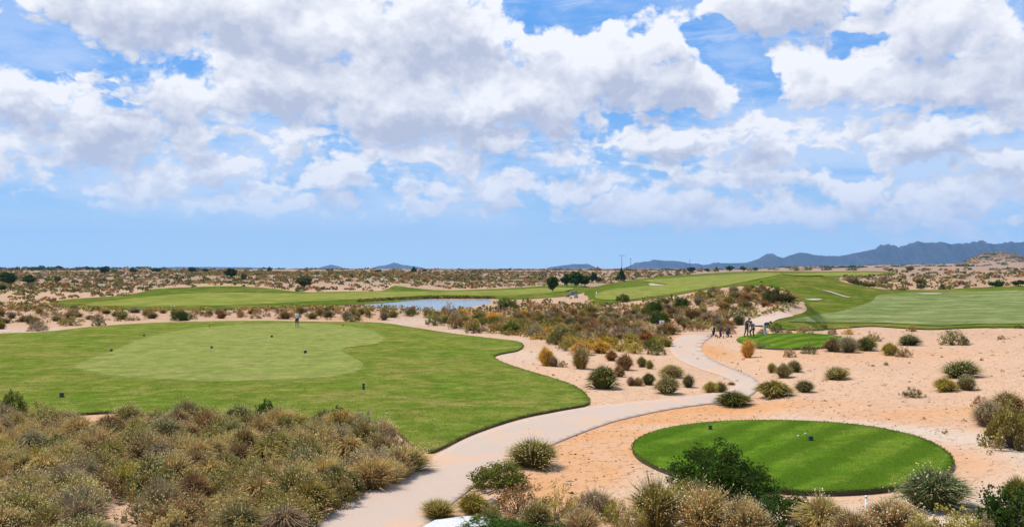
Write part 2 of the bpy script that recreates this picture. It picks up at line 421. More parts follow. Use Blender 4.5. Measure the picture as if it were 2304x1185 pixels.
PATH = [(600, 1240), (700, 1187), (790, 1127), (870, 1084), (930, 1052), (985, 1022), (1060, 983), (1160, 949), (1250, 929), (1340, 914), (1430, 905), (1530, 894), (1600, 885), (1645, 874), (1655, 864),
        (1630, 849), (1570, 829), (1525, 808), (1508, 788), (1510, 770), (1530, 758), (1560, 753), (1605, 754), (1590, 765), (1577, 781), (1590, 801), (1630, 822), (1680, 842), (1705, 858), (1708, 872),
        (1690, 890), (1660, 903), (1600, 909), (1510, 921), (1410, 942), (1340, 963), (1240, 1003), (1160, 1047), (1080, 1087), (1020, 1132), (960, 1185), (900, 1250)]
sheet('path', PATH, M_PATH, .035, 'pale concrete cart path curving through the sand', 'path', lip=True, edge_mat=M_PATH)
BUNK1 = [(180, 955), (185, 931), (230, 927), (278, 926), (290, 950), (240, 962)]
# fairways and rough
ROUGHL = [(110, 684), (150, 674), (260, 666), (330, 655), (345, 650), (430, 646), (520, 644), (600, 648), (680, 657), (780, 656), (860, 654), (888, 643), (930, 648), (1000, 653), (1110, 650), (1230, 643),
          (1300, 640), (1330, 650), (1290, 664), (1220, 671), (1150, 674), (1100, 672), (1000, 670), (860, 682), (740, 688), (560, 695), (420, 698), (280, 697), (180, 692)]
sheet('rough_grass', ROUGHL, M_ROUGH, .07, 'darker green rough bordering the far left fairway', 'grass')
FAIRL = [(190, 687), (270, 675), (380, 664), (480, 659), (600, 660), (740, 660), (880, 656), (1010, 656), (1130, 653), (1240, 648), (1290, 648), (1270, 656), (1180, 664), (1080, 666), (980, 665), (860, 671), (740, 677), (560, 686), (420, 690), (300, 690)]
sheet('fairway', FAIRL, M_FAIR, .12, 'bright yellow green fairway beyond the pond', 'fairway')
ROUGHR = [(1345, 688), (1400, 680), (1500, 668), (1590, 652), (1680, 643), (1745, 648), (1800, 676), (1815, 700), (1780, 712), (1735, 722), (1700, 732), (1760, 742), (1830, 744), (1900, 739), (1960, 735), (2030, 739), (2100, 742), (2200, 738), (2310, 738), (2480, 738),
          (2480, 645), (2304, 645), (2200, 647), (2110, 652), (1990, 651), (1930, 642), (1890, 632), (1900, 618), (2000, 618), (2020, 614), (1960, 610), (1850, 611), (1700, 610), (1560, 617), (1440, 627), (1340, 645), (1310, 655), (1325, 672)]
sheet('rough_grass', ROUGHR, M_ROUGH, .10, 'darker green rolling rough over the hills on the right', 'grass')
FAIR2 = [(1340, 672), (1360, 655), (1440, 645), (1500, 640), (1450, 632), (1540, 624), (1640, 618), (1720, 614), (1760, 617), (1700, 630), (1640, 642), (1560, 654), (1480, 667), (1400, 676)]
sheet('fairway', FAIR2, M_FAIR, .18, 'yellow green fairway behind the scrubby mound', 'fairway')
FAIR4 = [(1760, 618), (1850, 614), (1960, 613), (1990, 616), (1940, 621), (1860, 622), (1800, 622)]
sheet('fairway', FAIR4, M_FAIR, .25, 'thin distant fairway below the mountains', 'fairway')
FAIR3 = [(1775, 726), (1830, 712), (1900, 700), (1960, 680), (1980, 665), (2060, 660), (2180, 658), (2304, 654), (2480, 655), (2480, 728), (2304, 731), (2200, 731), (2110, 735), (2000, 729), (1900, 728)]
sheet('fairway', FAIR3, M_FAIRP, .16, 'wide pale green fairway stretching to the right edge', 'fairway')
for i, (pts, lab) in enumerate([([(1459, 640), (1466, 638), (1480, 640.5), (1496, 642), (1480, 643.5), (1464, 643)], 'small white sand bunker in the middle fairway'),
                 ([(1850, 654.5), (1868, 657.5), (1898, 667), (1913, 671), (1900, 670), (1870, 660.5)], 'thin pale sand track crossing the grass hills'),
                 ([(2062, 662), (2090, 661), (2120, 662), (2110, 663.6), (2080, 663.4)], 'narrow pale bunker at the top of the right fairway'),
                 ([(1812, 676), (1830, 674), (1850, 675), (1846, 677), (1828, 678)], 'pale bunker beside the scrubby mound'),
                 ([(855, 626), (866, 625), (876, 634), (880, 640), (866, 638)], 'pale sandy scar on the far scrubland')]):
    sheet('bunker_sand', pts, M_BUNK, .22, lab, 'bunker', step=3)
sheet('path', [(1684, 722), (1700, 718), (1745, 712), (1745, 704), (1772, 708), (1785, 713), (1750, 721), (1728, 732), (1696, 734)], M_PATH, .13, 'distant pale gravel path behind the golfers', 'path', step=4)
POND = [(815, 684), (840, 681), (900, 677), (960, 673), (1030, 673.5), (1098, 673), (1104, 677), (1095, 690), (1060, 697), (960, 697), (880, 692), (830, 689)]
def pond():
    sp = smooth_poly([Vector(p) for p in POND], step=6); W = []
    for p in sp:
        d = ray(p.x, p.y); T = (CAMZ - .05) / -d[2]; W.append((T * d[0], T * d[1]))
    sheet('pond', None, M_WATER, .03, 'pale grey blue pond reflecting the sky', 'pond', world=W)
    return W
PONDW = pond()

# ------------------------------------------------------------------ mountains
def mountain(name, prof, D, label, depth=900, nx=None, rough=1.0):
    us = np.array([(p[0] - CX) / F for p in prof]); zs = np.array([(EYE - p[1]) * D / F + CAMZ for p in prof])
    nu = int((us[-1] - us[0]) * F / 2.2); U = np.linspace(us[0], us[-1], nu)
    Z = np.interp(U, us, zs)
    nn = np.convolve(rng.normal(size=nu + 20), np.ones(5) / 5, 'same')[10:-10]
    Z = Z + nn * 3.5 * rough * np.clip(Z / 60, 0, 1)
    K = 34; V = []
    g1 = np.convolve(rng.normal(size=nu + 40), np.hanning(9), 'same')[20:-20]; g2 = np.convolve(rng.normal(size=nu + 40), np.hanning(21), 'same')[20:-20]
    for k in range(K):
        s = k / (K - 1)                       # 0 front foot .. 1 back foot
        y = D + (s - .55) * depth * 2
        w = (s / .55) ** 1.25 if s < .55 else ((1 - s) / .45) ** 1.2
        gull = 1 + (.10 * g1 + .11 * g2) * math.sin(math.pi * min(1, w)) * rough
        sh = np.roll(Z, 0) * w * gull + (rng.normal(size=nu) * 2.2 * rough * math.sin(math.pi * w) * np.clip(Z / 60, 0, 1))
        V.append(np.stack([U * D * (1 + (s - .55) * depth * 1.2 / D), np.full(nu, y), np.maximum(sh, -6) - (8 if k in (0, K - 1) else 0)], -1))
    V = np.concatenate(V); i = np.arange(K - 1)[:, None]; j = np.arange(nu - 1)[None]
    q = np.stack([i * nu + j, i * nu + j + 1, (i + 1) * nu + j + 1, (i + 1) * nu + j], -1).reshape(-1, 4)
    me = mesh_np(name, V, q.ravel(), np.arange(len(q)) * 4, True)
    tag(link(name, me, M_MOUNT), label, 'hills', kind='structure')
mountain('hills', [(1540, 606), (1580, 596), (1620, 592), (1680, 591), (1705, 582), (1725, 571), (1745, 574), (1762, 580), (1785, 571), (1803, 567), (1830, 572), (1860, 576), (1880, 577), (1920, 569), (1960, 561),
         (1985, 556), (2012, 557), (2040, 560), (2052, 548), (2064, 542), (2080, 546), (2100, 548), (2118, 543), (2140, 548), (2175, 550), (2220, 545), (2260, 548), (2304, 543), (2380, 550), (2480, 540), (2600, 560), (2800, 590)], 8500, 'long jagged blue mountain range on the right horizon', 1100)
mountain('hills', [(1395, 606), (1420, 596), (1450, 588), (1480, 585), (1520, 587), (1560, 593), (1600, 598), (1660, 600), (1720, 606)], 9500, 'low flat topped blue hill in the middle of the horizon', 800)
mountain('hills', [(1222, 606), (1240, 600), (1265, 597), (1300, 594), (1322, 593), (1340, 601), (1360, 606)], 10000, 'small faint blue hill right of centre on the horizon', 700)
mountain('hills', [(825, 607), (850, 598), (870, 596), (886, 590), (905, 595), (940, 600), (975, 607)], 11500, 'pointed pale purple hill left of centre on the horizon', 600)
mountain('hills', [(700, 607), (725, 600), (745, 595), (762, 599), (785, 607)], 12000, 'smallest pale purple hill on the left horizon', 500)
mountain('hills', [(280, 606), (400, 600), (560, 601), (640, 606)], 11000, 'very low hazy rise on the left horizon', 500)
mountain('hills', [(1500, 607), (1700, 601), (1900, 599), (2100, 594), (2304, 588), (2500, 586), (2700, 600)], 6500, 'dark low foothills below the mountain range', 700, rough=.5)

# ------------------------------------------------------------------ plants
def quads_mesh(name, V, tint):
    n = len(V) // 4
    me = mesh_np(name, V, np.arange(n * 4), np.arange(n) * 4); add_tint(me, tint); return me
def rand_unit(n):
    v = rng.normal(size=(n, 3)); return v / np.linalg.norm(v, axis=1)[:, None]
def leaf_quads(P, size, elong=1.8, up=None):
    n = len(P); a = rand_unit(n)
    if up is not None: a = a + up; a /= np.linalg.norm(a, axis=1)[:, None]
    b = np.cross(a, rand_unit(n)); b /= np.linalg.norm(b, axis=1)[:, None]
    s = (size * rng.uniform(.6, 1.4, n))[:, None]
    return np.stack([P - a * s * elong / 2, P + b * s / 2, P + a * s * elong / 2, P - b * s / 2], 1).reshape(-1, 3)
def tint_rand(n, lo=.6, hi=1.4, warm=.15, rep=4):
    v = rng.uniform(lo, hi, n)[:, None] * (1 + rng.normal(size=(n, 3)) * np.array([warm, warm * .3, warm * .8])); return np.repeat(np.clip(v, .1, 3), rep, 0)

def tussock_mesh(name, n=2000, width=.016, droop=.35, spread=1.0, messy=.15, z0=0.0):
    ph = rng.uniform(0, 2 * np.pi, n); R = np.sqrt(rng.uniform(.0, 1, n)) * spread; lob = 1 + .12 * np.sin(ph * 3 + rng.uniform(0, 6)) + .08 * np.sin(ph * 5 + rng.uniform(0, 6))
    R = R * lob * rng.uniform(.75, 1.08, n)
    top = np.sqrt(np.clip(1 - (R / 1.12) ** 2, .02, 1)) * rng.uniform(.6, 1.05, n)
    d = np.stack([np.cos(ph), np.sin(ph)], -1); perp = np.stack([-d[:, 1], d[:, 0], np.zeros(n)], -1)
    b0 = np.column_stack([d * (R * .28)[:, None], np.zeros(n)])
    j = rng.normal(size=(n, 3)) * messy * .5
    b1 = np.column_stack([d * (R * .62)[:, None], top * (.66 + droop * .4 * R)]) + j * .6
    b2 = np.column_stack([d * (R * 1.0)[:, None], top * (1 - droop * R * .45)]) + j
    w = (width * rng.uniform(.6, 1.4, n))[:, None]
    tw = perp + rng.normal(size=(n, 3)) * .5; tw /= np.linalg.norm(tw, axis=1)[:, None]
    V = np.stack([b0 - tw * w, b0 + tw * w, b1 + tw * w * .9, b1 - tw * w * .9, b2], 1).reshape(-1, 3)
    V[:, 2] = np.maximum(V[:, 2], 0)
    k = np.arange(n) * 5
    q = np.stack([k, k + 1, k + 2, k + 3], -1); t = np.stack([k + 3, k + 2, k + 4], -1)
    loops = np.concatenate([q.ravel(), t.ravel()]); st = np.concatenate([np.arange(n) * 4, n * 4 + np.arange(n) * 3])
    me = mesh_np(name, V, loops, st)
    add_tint(me, tint_rand(n, .55, 1.45, .14, 5)); return me, b2
def seeds_mesh(name, tips, frac=.3, size=.022):
    P = tips[rng.random(len(tips)) < frac] + rng.normal(size=(1, 3)) * 0
    P = P * 1.03; V = leaf_quads(P, size, 2.0); V[:, 2] = np.maximum(V[:, 2], 0.002)
    return quads_mesh(name, V, tint_rand(len(P), .7, 1.3, .1))
def leafy_pts(n, clumps, csize, shell=.5, flatten=1.0, irreg=.18):
    dirs = rand_unit(clumps); dirs[:, 2] = np.abs(dirs[:, 2]) * 1.0
    rad = rng.uniform(shell, 1, clumps)[:, None] ** .6 * (1 + irreg * np.sin(dirs[:, :1] * 4 + 1) + irreg * rng.normal(size=(clumps, 1)) * .6)
    C = dirs * rad * np.array([.85, .85, .82]); C[:, 2] = C[:, 2] * .93 + .06
    idx = rng.integers(0, clumps, n); P = C[idx] + rand_unit(n) * (rng.uniform(0, 1, n) ** .5)[:, None] * csize * rng.uniform(.6, 1.2, clumps)[idx][:, None]
    P[:, 2] = np.abs(P[:, 2]); return C, P, idx
def leafy_mesh(name, n, clumps, csize, leaf, elong=1.9, irreg=.18):
    C, P, idx = leafy_pts(n, clumps, csize, irreg=irreg)
    V = leaf_quads(P, leaf, elong, up=np.array([0, 0, .35])); ct = rng.uniform(.72, 1.28, clumps)[idx]
    t = tint_rand(n, .65, 1.35, .12) * np.repeat(ct, 4)[:, None]
    return quads_mesh(name, V, t), C, P
def stems_mesh(name, C, rad=.012, n=26, z=0.0):
    mb = MB()
    for c in C[:n]:
        m = Vector((c[0] * .4 + random.uniform(-.05, .05), c[1] * .4 + random.uniform(-.05, .05), c[2] * .55))
        mb.tube([(random.uniform(-.06, .06), random.uniform(-.06, .06), -.02 + z), m, Vector(c) * .95], [rad * 1.6, rad, rad * .5], 4)
    me = bpy.data.meshes.new(name); me.from_pydata(mb.v, [], mb.f); me.validate(); return me

TUSS = []
for i, (n, w, dr, ms) in enumerate([(2300, .015, .30, .10), (2100, .015, .55, .14), (2300, .014, .15, .20), (1900, .017, .7, .1), (2400, .013, .35, .28)]):
    me, tips = tussock_mesh('tussock_blades', n, w, dr, 1.0, ms); me.materials.append(M_LEAF)
    s = seeds_mesh('tussock_seeds', tips, .42 if i in (0, 2, 4) else .22, .024); s.materials.append(M_SEED); TUSS.append((me, s))
SCRUB = []
for i in range(4):
    me, C, P = leafy_mesh('scrub_leaves', 2600, 70, .17, .030, 2.4, .14); me.materials.append(M_LEAF)
    st = stems_mesh('scrub_stems', C); st.materials.append(M_BARK)
    s = seeds_mesh('scrub_flowers', P[np.linalg.norm(P, axis=1) > .75], .40, .022); s.materials.append(M_SEED); SCRUB.append((me, s, st))
LEAFY = []
for i in range(3):
    me, C, P = leafy_mesh('shrub_leaves', 6000, 85, .20, .038, 1.8, .18); me.materials.append(M_LEAF)
    st = stems_mesh('shrub_stems', C, .014); st.materials.append(M_BARK); LEAFY.append((me, None, st))
me, C, P = leafy_mesh('big_shrub_leaves', 24000, 200, .17, .026, 1.9, .22); me.materials.append(M_LEAF)
st = stems_mesh('big_shrub_stems', C, .010, 60); st.materials.append(M_BARK); BIG = (me, None, st)
SMALL = []
for i in range(5):
    if i % 2: me, C, P = leafy_mesh('small_bush_leaves', 620, 26, .26, .060, 2.0, .2)
    else: me, P = tussock_mesh('small_bush_blades', 620, .030, .3, 1.0, .2)
    me.materials.append(M_LEAF); SMALL.append(me)

COLR = dict(olive=(.26, .225, .065), greygreen=(.235, .215, .095), tan=(.42, .325, .135), gold=(.54, .35, .065), brown=(.28, .19, .09), darkgreen=(.062, .100, .020), bluegrey=(.22, .205, .135),
            yellowgreen=(.35, .31, .065), green=(.135, .160, .036), darkolive=(.135, .130, .045), grey=(.31, .25, .165), rust=(.31, .18, .07), bluegreen=(.17, .21, .10))
COLR = {k: (v[0] * (1.14 if 'dark' not in k else 1.0), v[1] * 1.03, v[2] * .88) for k, v in COLR.items()}
CNAME = dict(olive='olive', greygreen='grey green', tan='straw tan', gold='golden', brown='brown', darkgreen='dark green', bluegrey='blue grey', yellowgreen='yellow green', green='green',
             darkolive='dark olive', grey='dry grey', rust='rusty brown', bluegreen='blue green')
SEEDC = dict(tan=(.85, .68, .42), gold=(.95, .70, .25), rust=(.75, .52, .3))
def jit(c, a=.12):
    k = random.uniform(1 - a, 1 + a); return tuple(max(.01, x * k * random.uniform(1 - a * .5, 1 + a * .5)) for x in c) + (1,)
def plant(kind, loc, w, h, color, label, cat, group=None, name=None, var=None, rz=None):
    base = {'t': 'grass_tussock', 's': 'scrub_bush', 'l': 'leafy_shrub', 'b': 'leafy_shrub', 'm': 'desert_bush'}[kind]
    e = empty(name or base, loc, random.uniform(0, 6.28) if rz is None else rz, (w / 2 * random.uniform(.88, 1.16), w / 2 * random.uniform(.88, 1.16), h)) if kind != 'm' else None
    if e: e.rotation_euler = (random.uniform(-.10, .10), random.uniform(-.10, .10), random.uniform(0, 6.28))
    col = jit(COLR[color]); sc = jit(SEEDC.get(color, (.85, .68, .34)) if not group else (.78, .60, .27))
    def child(nm, me, c):
        o = bpy.data.objects.new(nm, me); COL.objects.link(o); o.parent = e; o.color = c; return o
    if kind == 't':
        a, s = TUSS[random.randrange(len(TUSS)) if var is None else var]; child('blades', a, col); child('seed_heads', s, sc)['kind'] = 'stuff'
    elif kind == 's':
        a, s, st = SCRUB[random.randrange(4) if var is None else var]; child('foliage', a, col); child('stems', st, (1, 1, 1, 1)); child('flower_heads', s, sc)['kind'] = 'stuff'
    elif kind in 'lb':
        a, s, st = (BIG if kind == 'b' else LEAFY[random.randrange(3)]); child('foliage', a, col); child('stems', st, (1, 1, 1, 1))
    else:
        e = bpy.data.objects.new(name or base, SMALL[random.randrange(5) if var is None else var]); COL.objects.link(e)
        e.location = loc; e.rotation_euler = (0, 0, random.uniform(0, 6.28)); e.scale = (w / 2, w / 2, h); e.color = col
    tag(e, label, cat, group); return e
def place_px(px, base, wpx, toppx):
    p = at(px, base); D = p.y; w = wpx * D / F; r = w / 2
    d = Vector((p.x, p.y)).normalized(); q = Vector((p.x, p.y)) + d * r * .75
    z = float(hfun(q.x, q.y)); H = CAMZ - (toppx - EYE) * q.y / F - z
    return (q.x, q.y, z - .01), w, max(.08, H)

HAND = [  # px, base, width, top, kind, colour, label
 (1357, 877, 78, 816, 't', 'green', 'large green tussock at the sand edge nearest the lawn tip'),
 (1512, 851, 58, 818, 't', 'olive', 'olive tussock just behind the grey green one left of the path'),
 (1503, 888, 66, 842, 't', 'greygreen', 'big grey green tussock left of the path bend'),
 (1548, 872, 32, 842, 't', 'darkolive', 'small dark tussock touching the big grey green one'),
 (1460, 867, 38, 836, 't', 'darkolive', 'dark olive tussock between two bigger tussocks left of the path'),
 (1436, 868, 24, 846, 't', 'tan', 'wispy pale tuft beside the dark olive tussock'),
 (1600, 884, 36, 855, 't', 'yellowgreen', 'yellow green tussock on the path bend'),
 (1622, 884, 28, 858, 't', 'olive', 'olive tuft hugging the yellow green tussock on the path bend'),
 (1645, 866, 20, 858, 't', 'brown', 'tiny brown tuft lying on the path'),
 (1650, 917, 86, 877, 't', 'green', 'dark green fountain tussock where the path meets the orange soil'),
 (1740, 897, 94, 851, 't', 'olive', 'wide olive tussock right of the path bend'),
 (1811, 883, 44, 854, 't', 'darkolive', 'dark tussock just right of the wide olive one'),
 (1885, 855, 56, 824, 't', 'olive', 'olive tussock alone on the sand beyond the tee'),
 (1763, 851, 46, 815, 't', 'greygreen', 'grey green tussock in the clump of three'),
 (1738, 839, 26, 814, 't', 'yellowgreen', 'yellow green tussock leftmost in the clump of three'),
 (1787, 838, 38, 808, 't', 'darkolive', 'dark tussock rightmost in the clump of three'),
 (1777, 804, 30, 782, 's', 'brown', 'small round brown bush below the small tee box'),
 (1820, 796, 44, 769, 's', 'darkolive', 'dark olive bush at the front edge of the small tee box'),
 (1710, 785, 52, 767, 's', 'greygreen', 'low grey green bush over the left end of the small tee'),
 (1683, 805, 30, 764, 't', 'gold', 'tall golden tussock in front of the small tee box'),
 (1876, 792, 52, 757, 't', 'greygreen', 'grey green tussock at the right end of the small tee'),
 (1908, 794, 50, 755, 't', 'bluegrey', 'blue grey tussock in the big clump right of the small tee'),
 (1947, 790, 56, 756, 't', 'green', 'green tussock at the right of the big clump'),
 (1962, 768, 40, 745, 's', 'olive', 'small olive bush behind the big clump'),
 (2003, 800, 38, 768, 't', 'yellowgreen', 'yellow tussock paired with a brown one on the sand'),
 (2035, 804, 36, 777, 's', 'brown', 'brown bush paired with the yellow tussock on the sand'),
 (2046, 778, 56, 750, 't', 'darkolive', 'dark rounded tussock in the middle of the far sand'),
 (2143, 777, 56, 740, 's', 'green', 'dark green bush furthest right of the big ones on far sand'),
 (2168, 777, 34, 752, 's', 'darkolive', 'dark olive bush joined to the green bush on far sand'),
 (2050, 746, 24, 729, 's', 'rust', 'little rusty bush at the fairway edge'),
 (2236, 739, 16, 729, 's', 'olive', 'tiny olive bush at the fairway edge far right'),
 (2292, 739, 22, 728, 's', 'darkolive', 'tiny dark bush on the fairway edge by the picture edge'),
 (2253, 764, 20, 753, 's', 'brown', 'tiny brown bush alone on the far right sand'),
 (2162, 852, 98, 811, 't', 'green', 'wide green tussock on top of the right hand clump of three'),
 (2126, 882, 62, 846, 't', 'yellowgreen', 'yellow green tussock front left of the right hand clump'),
 (2174, 879, 48, 841, 't', 'greygreen', 'greyish tussock front right of the right hand clump'),
 (2053, 896, 48, 867, 's', 'darkolive', 'dark bush alone on the sand above the tee box'),
 (1964, 824, 10, 818, 's', 'brown', 'tiny brown sprig in the sand, left of a bigger sprig'),
 (1993, 822, 12, 811, 's', 'darkolive', 'tiny dark sprig on the sand, middle of three sprigs'),
 (2209, 811, 10, 803, 's', 'brown', 'tiny brown sprig alone on the sand far right'),
 (1810, 751, 42, 729, 's', 'tan', 'straw coloured bush behind the small tee box'),
 (1853, 741, 26, 725, 's', 'darkolive', 'small dark bush on the fairway edge behind the small tee'),
 (1873, 753, 24, 734, 's', 'rust', 'rusty bush right behind the small tee box'),
 (1907, 753, 30, 735, 's', 'gold', 'yellow flowering bush behind the small tee box'),
 (1748, 750, 34, 720, 's', 'green', 'dark green bush just right of the golfers'),
 (1774, 753, 16, 738, 's', 'brown', 'small brown bush right of the green one by the golfers'),
 (1716, 754, 30, 738, 's', 'greygreen', 'grey green bush at the feet of the rightmost golfer'),
 (1640, 752, 34, 728, 's', 'brown', 'brown bush behind the golf trolleys'),
 (1229, 823, 38, 778, 't', 'gold', 'golden tussock left of the sand beside the lawn tip'),
 (1247, 825, 24, 800, 't', 'brown', 'short brown tussock at the foot of the golden one'),
 (1266, 826, 22, 808, 's', 'brown', 'small round brown bush between golden tussocks'),
 (1307, 831, 44, 778, 't', 'olive', 'tall olive tussock on the sand by the mound foot'),
 (1310, 800, 60, 762, 't', 'gold', 'wide golden tussock at the foot of the mound'),
 (1352, 795, 50, 764, 't', 'gold', 'golden tussock right of the widest golden one'),
 (1375, 812, 34, 786, 't', 'rust', 'rusty orange tussock below the golden ones'),
 (1405, 834, 42, 793, 't', 'brown', 'brown tussock with golden left side on the sand'),
 (1392, 848, 26, 820, 't', 'brown', 'short brown tussock squeezed above the large green one'),
 (1420, 868, 20, 846, 't', 'brown', 'narrow brown tuft right of the large green tussock'),
 (1444, 826, 30, 800, 't', 'olive', 'olive tuft left of the narrow yellow tuft near the path'),
 (1462, 830, 20, 808, 't', 'yellowgreen', 'narrow yellow tuft near the left side of the path'),
 (1430, 796, 50, 766, 's', 'yellowgreen', 'yellow green bush at the right foot of the mound'),
 (1478, 799, 50, 762, 's', 'green', 'green bush at the mound corner beside the path'),
 (1368, 781, 34, 758, 's', 'darkolive', 'dark olive bush in the golden band of the mound foot'),
 (1208, 762, 46, 728, 's', 'bluegrey', 'blue grey bush on the mound near the lawn tip'),
 (1252, 776, 50, 735, 's', 'green', 'green bush next to the blue grey one on the mound'),
 (1272, 790, 34, 752, 's', 'yellowgreen', 'yellow green bush below the green one on the mound'),
 (1200, 1058, 128, 986, 't', 'olive', 'large fountain tussock between the path and orange soil'),
 (1125, 1108, 150, 1040, 'l', 'green', 'green leafy shrub beside the path'),
 (1168, 1166, 122, 1080, 's', 'rust', 'rusty dry bush in front of the leafy path shrub'),
 (1252, 1178, 104, 1092, 's', 'yellowgreen', 'yellow green bush with pale flower heads in front of the orange soil'),
 (1300, 1165, 60, 1105, 's', 'gold', 'golden bush behind the yellow green one in front'),
 (1338, 1170, 84, 1102, 't', 'grey', 'greyish tan tussock between two yellow bushes'),
 (1385, 1184, 60, 1120, 's', 'yellowgreen', 'small round yellow green bush at the end of the front row'),
 (1064, 1160, 70, 1105, 't', 'yellowgreen', 'yellow green tuft left of the rusty dry bush'),
 (985, 1170, 74, 1122, 't', 'yellowgreen', 'thin wispy grass tuft beside the white slab'),
 (1474, 1200, 118, 1082, 't', 'olive', 'tall olive tussock left of the big dark shrub'),
 (1580, 1210, 130, 1100, 't', 'tan', 'straw tussock in front of the big dark shrub'),
 (1678, 1222, 120, 1118, 't', 'tan', 'second straw tussock in front of the big dark shrub, right of the first'),
 (1622, 1142, 265, 1004, 'b', 'darkgreen', 'very big dark green leafy shrub overlapping the tee box'),
 (1768, 1190, 130, 1098, 'l', 'darkgreen', 'dark green shrub at the lower right of the very big one'),
 (1845, 1215, 132, 1112, 't', 'tan', 'pinkish straw tussock left of the white stake'),
 (1920, 1235, 110, 1150, 't', 'brown', 'low brown tussock at the foot of the white stake'),
 (2010, 1215, 140, 1122, 't', 'tan', 'straw tussock right of the white stake'),
 (2105, 1158, 172, 1052, 't', 'bluegreen', 'large blue green fountain tussock at the right end of the tee'),
 (2150, 1235, 160, 1135, 's', 'yellowgreen', 'speckled yellow bush below the blue green fountain tussock'),
 (2070, 1250, 120, 1150, 's', 'olive', 'olive bush on the bottom edge below the fountain tussock'),
 (2275, 1212, 150, 1088, 'l', 'darkgreen', 'dark green shrub in the bottom right corner'),
 (2205, 1230, 80, 1150, 's', 'grey', 'grey dry bush left of the corner shrub'),
 (2290, 1140, 70, 1070, 't', 'yellowgreen', 'yellow green tuft above the dark corner shrub'),
 (2275, 1014, 130, 896, 'l', 'olive', 'tall olive green shrub on the right picture edge'),
 (2230, 962, 80, 902, 't', 'grey', 'purplish grey bush leaning on the tall olive green shrub'),
 (2206, 920, 46, 888, 's', 'rust', 'small rusty bush above the purplish grey bush'),
 (2268, 930, 80, 880, 't', 'brown', 'dry brown tuft rising behind the tall olive green shrub'),
 (1210, 1200, 80, 1130, 't', 'olive', 'olive tussock just above the dark plants on the white slab'),
 (1310, 1212, 84, 1140, 't', 'tan', 'straw tussock on the bottom edge right of the white slab'),
 (1425, 1215, 80, 1140, 's', 'olive', 'olive bush on the bottom edge left of the tall olive tussock'),
 (1100, 1182, 70, 1128, 's', 'olive', 'olive bush close behind the white slab'),
 (1550, 1150, 90, 1075, 's', 'olive', 'olive bush at the lower left of the very big dark shrub'),
 (30, 945, 70, 880, 'l', 'green', 'upright green shrub at the far left of the lawn edge'),
 (760, 960, 60, 914, 'l', 'darkgreen', 'small dark green leafy shrub at the back of the scrub bed'),
 (598, 955, 50, 900, 'l', 'darkgreen', 'dark green leafy sprout at the back middle of the scrub bed'),
 (810, 980, 90, 915, 's', 'grey', 'grey dry bush right of the small dark green shrub'),
 (855, 1010, 90, 945, 's', 'grey', 'grey dry bush descending towards the path'),
 (895, 1050, 80, 975, 's', 'brown', 'purplish brown bush on the right end of the scrub bed'),
 (890, 1082, 80, 1010, 't', 'brown', 'brown tussock overhanging the path at the bed corner'),
 (305, 1185, 90, 1110, 's', 'greygreen', 'lone round bush in the bare sandy gap'),
 (1475, 655 + 55, 40, 672, 'l', 'darkgreen', 'dark green shrub on the mound, left of the higher one'),
 (1530, 698, 42, 670, 'l', 'darkgreen', 'dark green shrub high on the mound'),
 (1485, 730, 64, 702, 'l', 'darkgreen', 'widest dark green shrub right behind the white sign'),
 (1455, 712, 42, 684, 'l', 'green', 'green shrub at the mound centre left of the sign'),
 (1742, 683, 60, 645, 'l', 'darkolive', 'dark bush on the right shoulder of the mound'),
 (1600, 670, 34, 655, 'l', 'darkolive', 'dark bush on the mound crest'),
 (1400, 680, 40, 660, 'l', 'green', 'low green bush on the fairway edge above the mound'),
 (1142, 700, 60, 668, 'l', 'green', 'green bush by the right end of the pond'),
 (1008, 715, 38, 677, 's', 'grey', 'round grey bush standing against the pond water'),
 (1048, 712, 30, 690, 's', 'gold', 'yellow bush on the near bank of the pond'),
 (978, 733, 38, 705, 's', 'green', 'green bush at the start of the sandy track'),
 (1024, 740, 44, 700, 's', 'brown', 'brown bush beside the sandy track'),
 (1066, 750, 40, 715, 's', 'olive', 'olive bush by the sandy track below the yellow one'),
 (405, 722, 40, 698, 'l', 'darkgreen', 'dark green bush behind the left of the putting green'),
 (222, 734, 32, 712, 's', 'darkolive', 'dark olive bush at the lawn edge far left'),
 (86, 745, 50, 722, 's', 'grey', 'grey purple bush on the left sand by the lawn'),
 (160, 733, 52, 708, 's', 'olive', 'sprawling olive bush on the left sand'),
 (792, 724, 42, 708, 's', 'darkolive', 'dark flat bush at the back right of the putting green'),
]
used = []
for px, b, w, tp, k, c, lab in HAND:
    loc, W, H = place_px(px, b, w, tp)
    cat = {'t': 'tussock', 's': 'bush', 'l': 'shrub', 'b': 'shrub'}[k]
    big = b > 1050 and px > 950 and k != 'b'; k1 = 1.0 if k == 'b' else 1.14
    plant(k, loc, W * (1.22 if big else k1), H * (1.08 if big else k1 ** .3), c, lab, cat); used.append((loc[0], loc[1], W / 2))

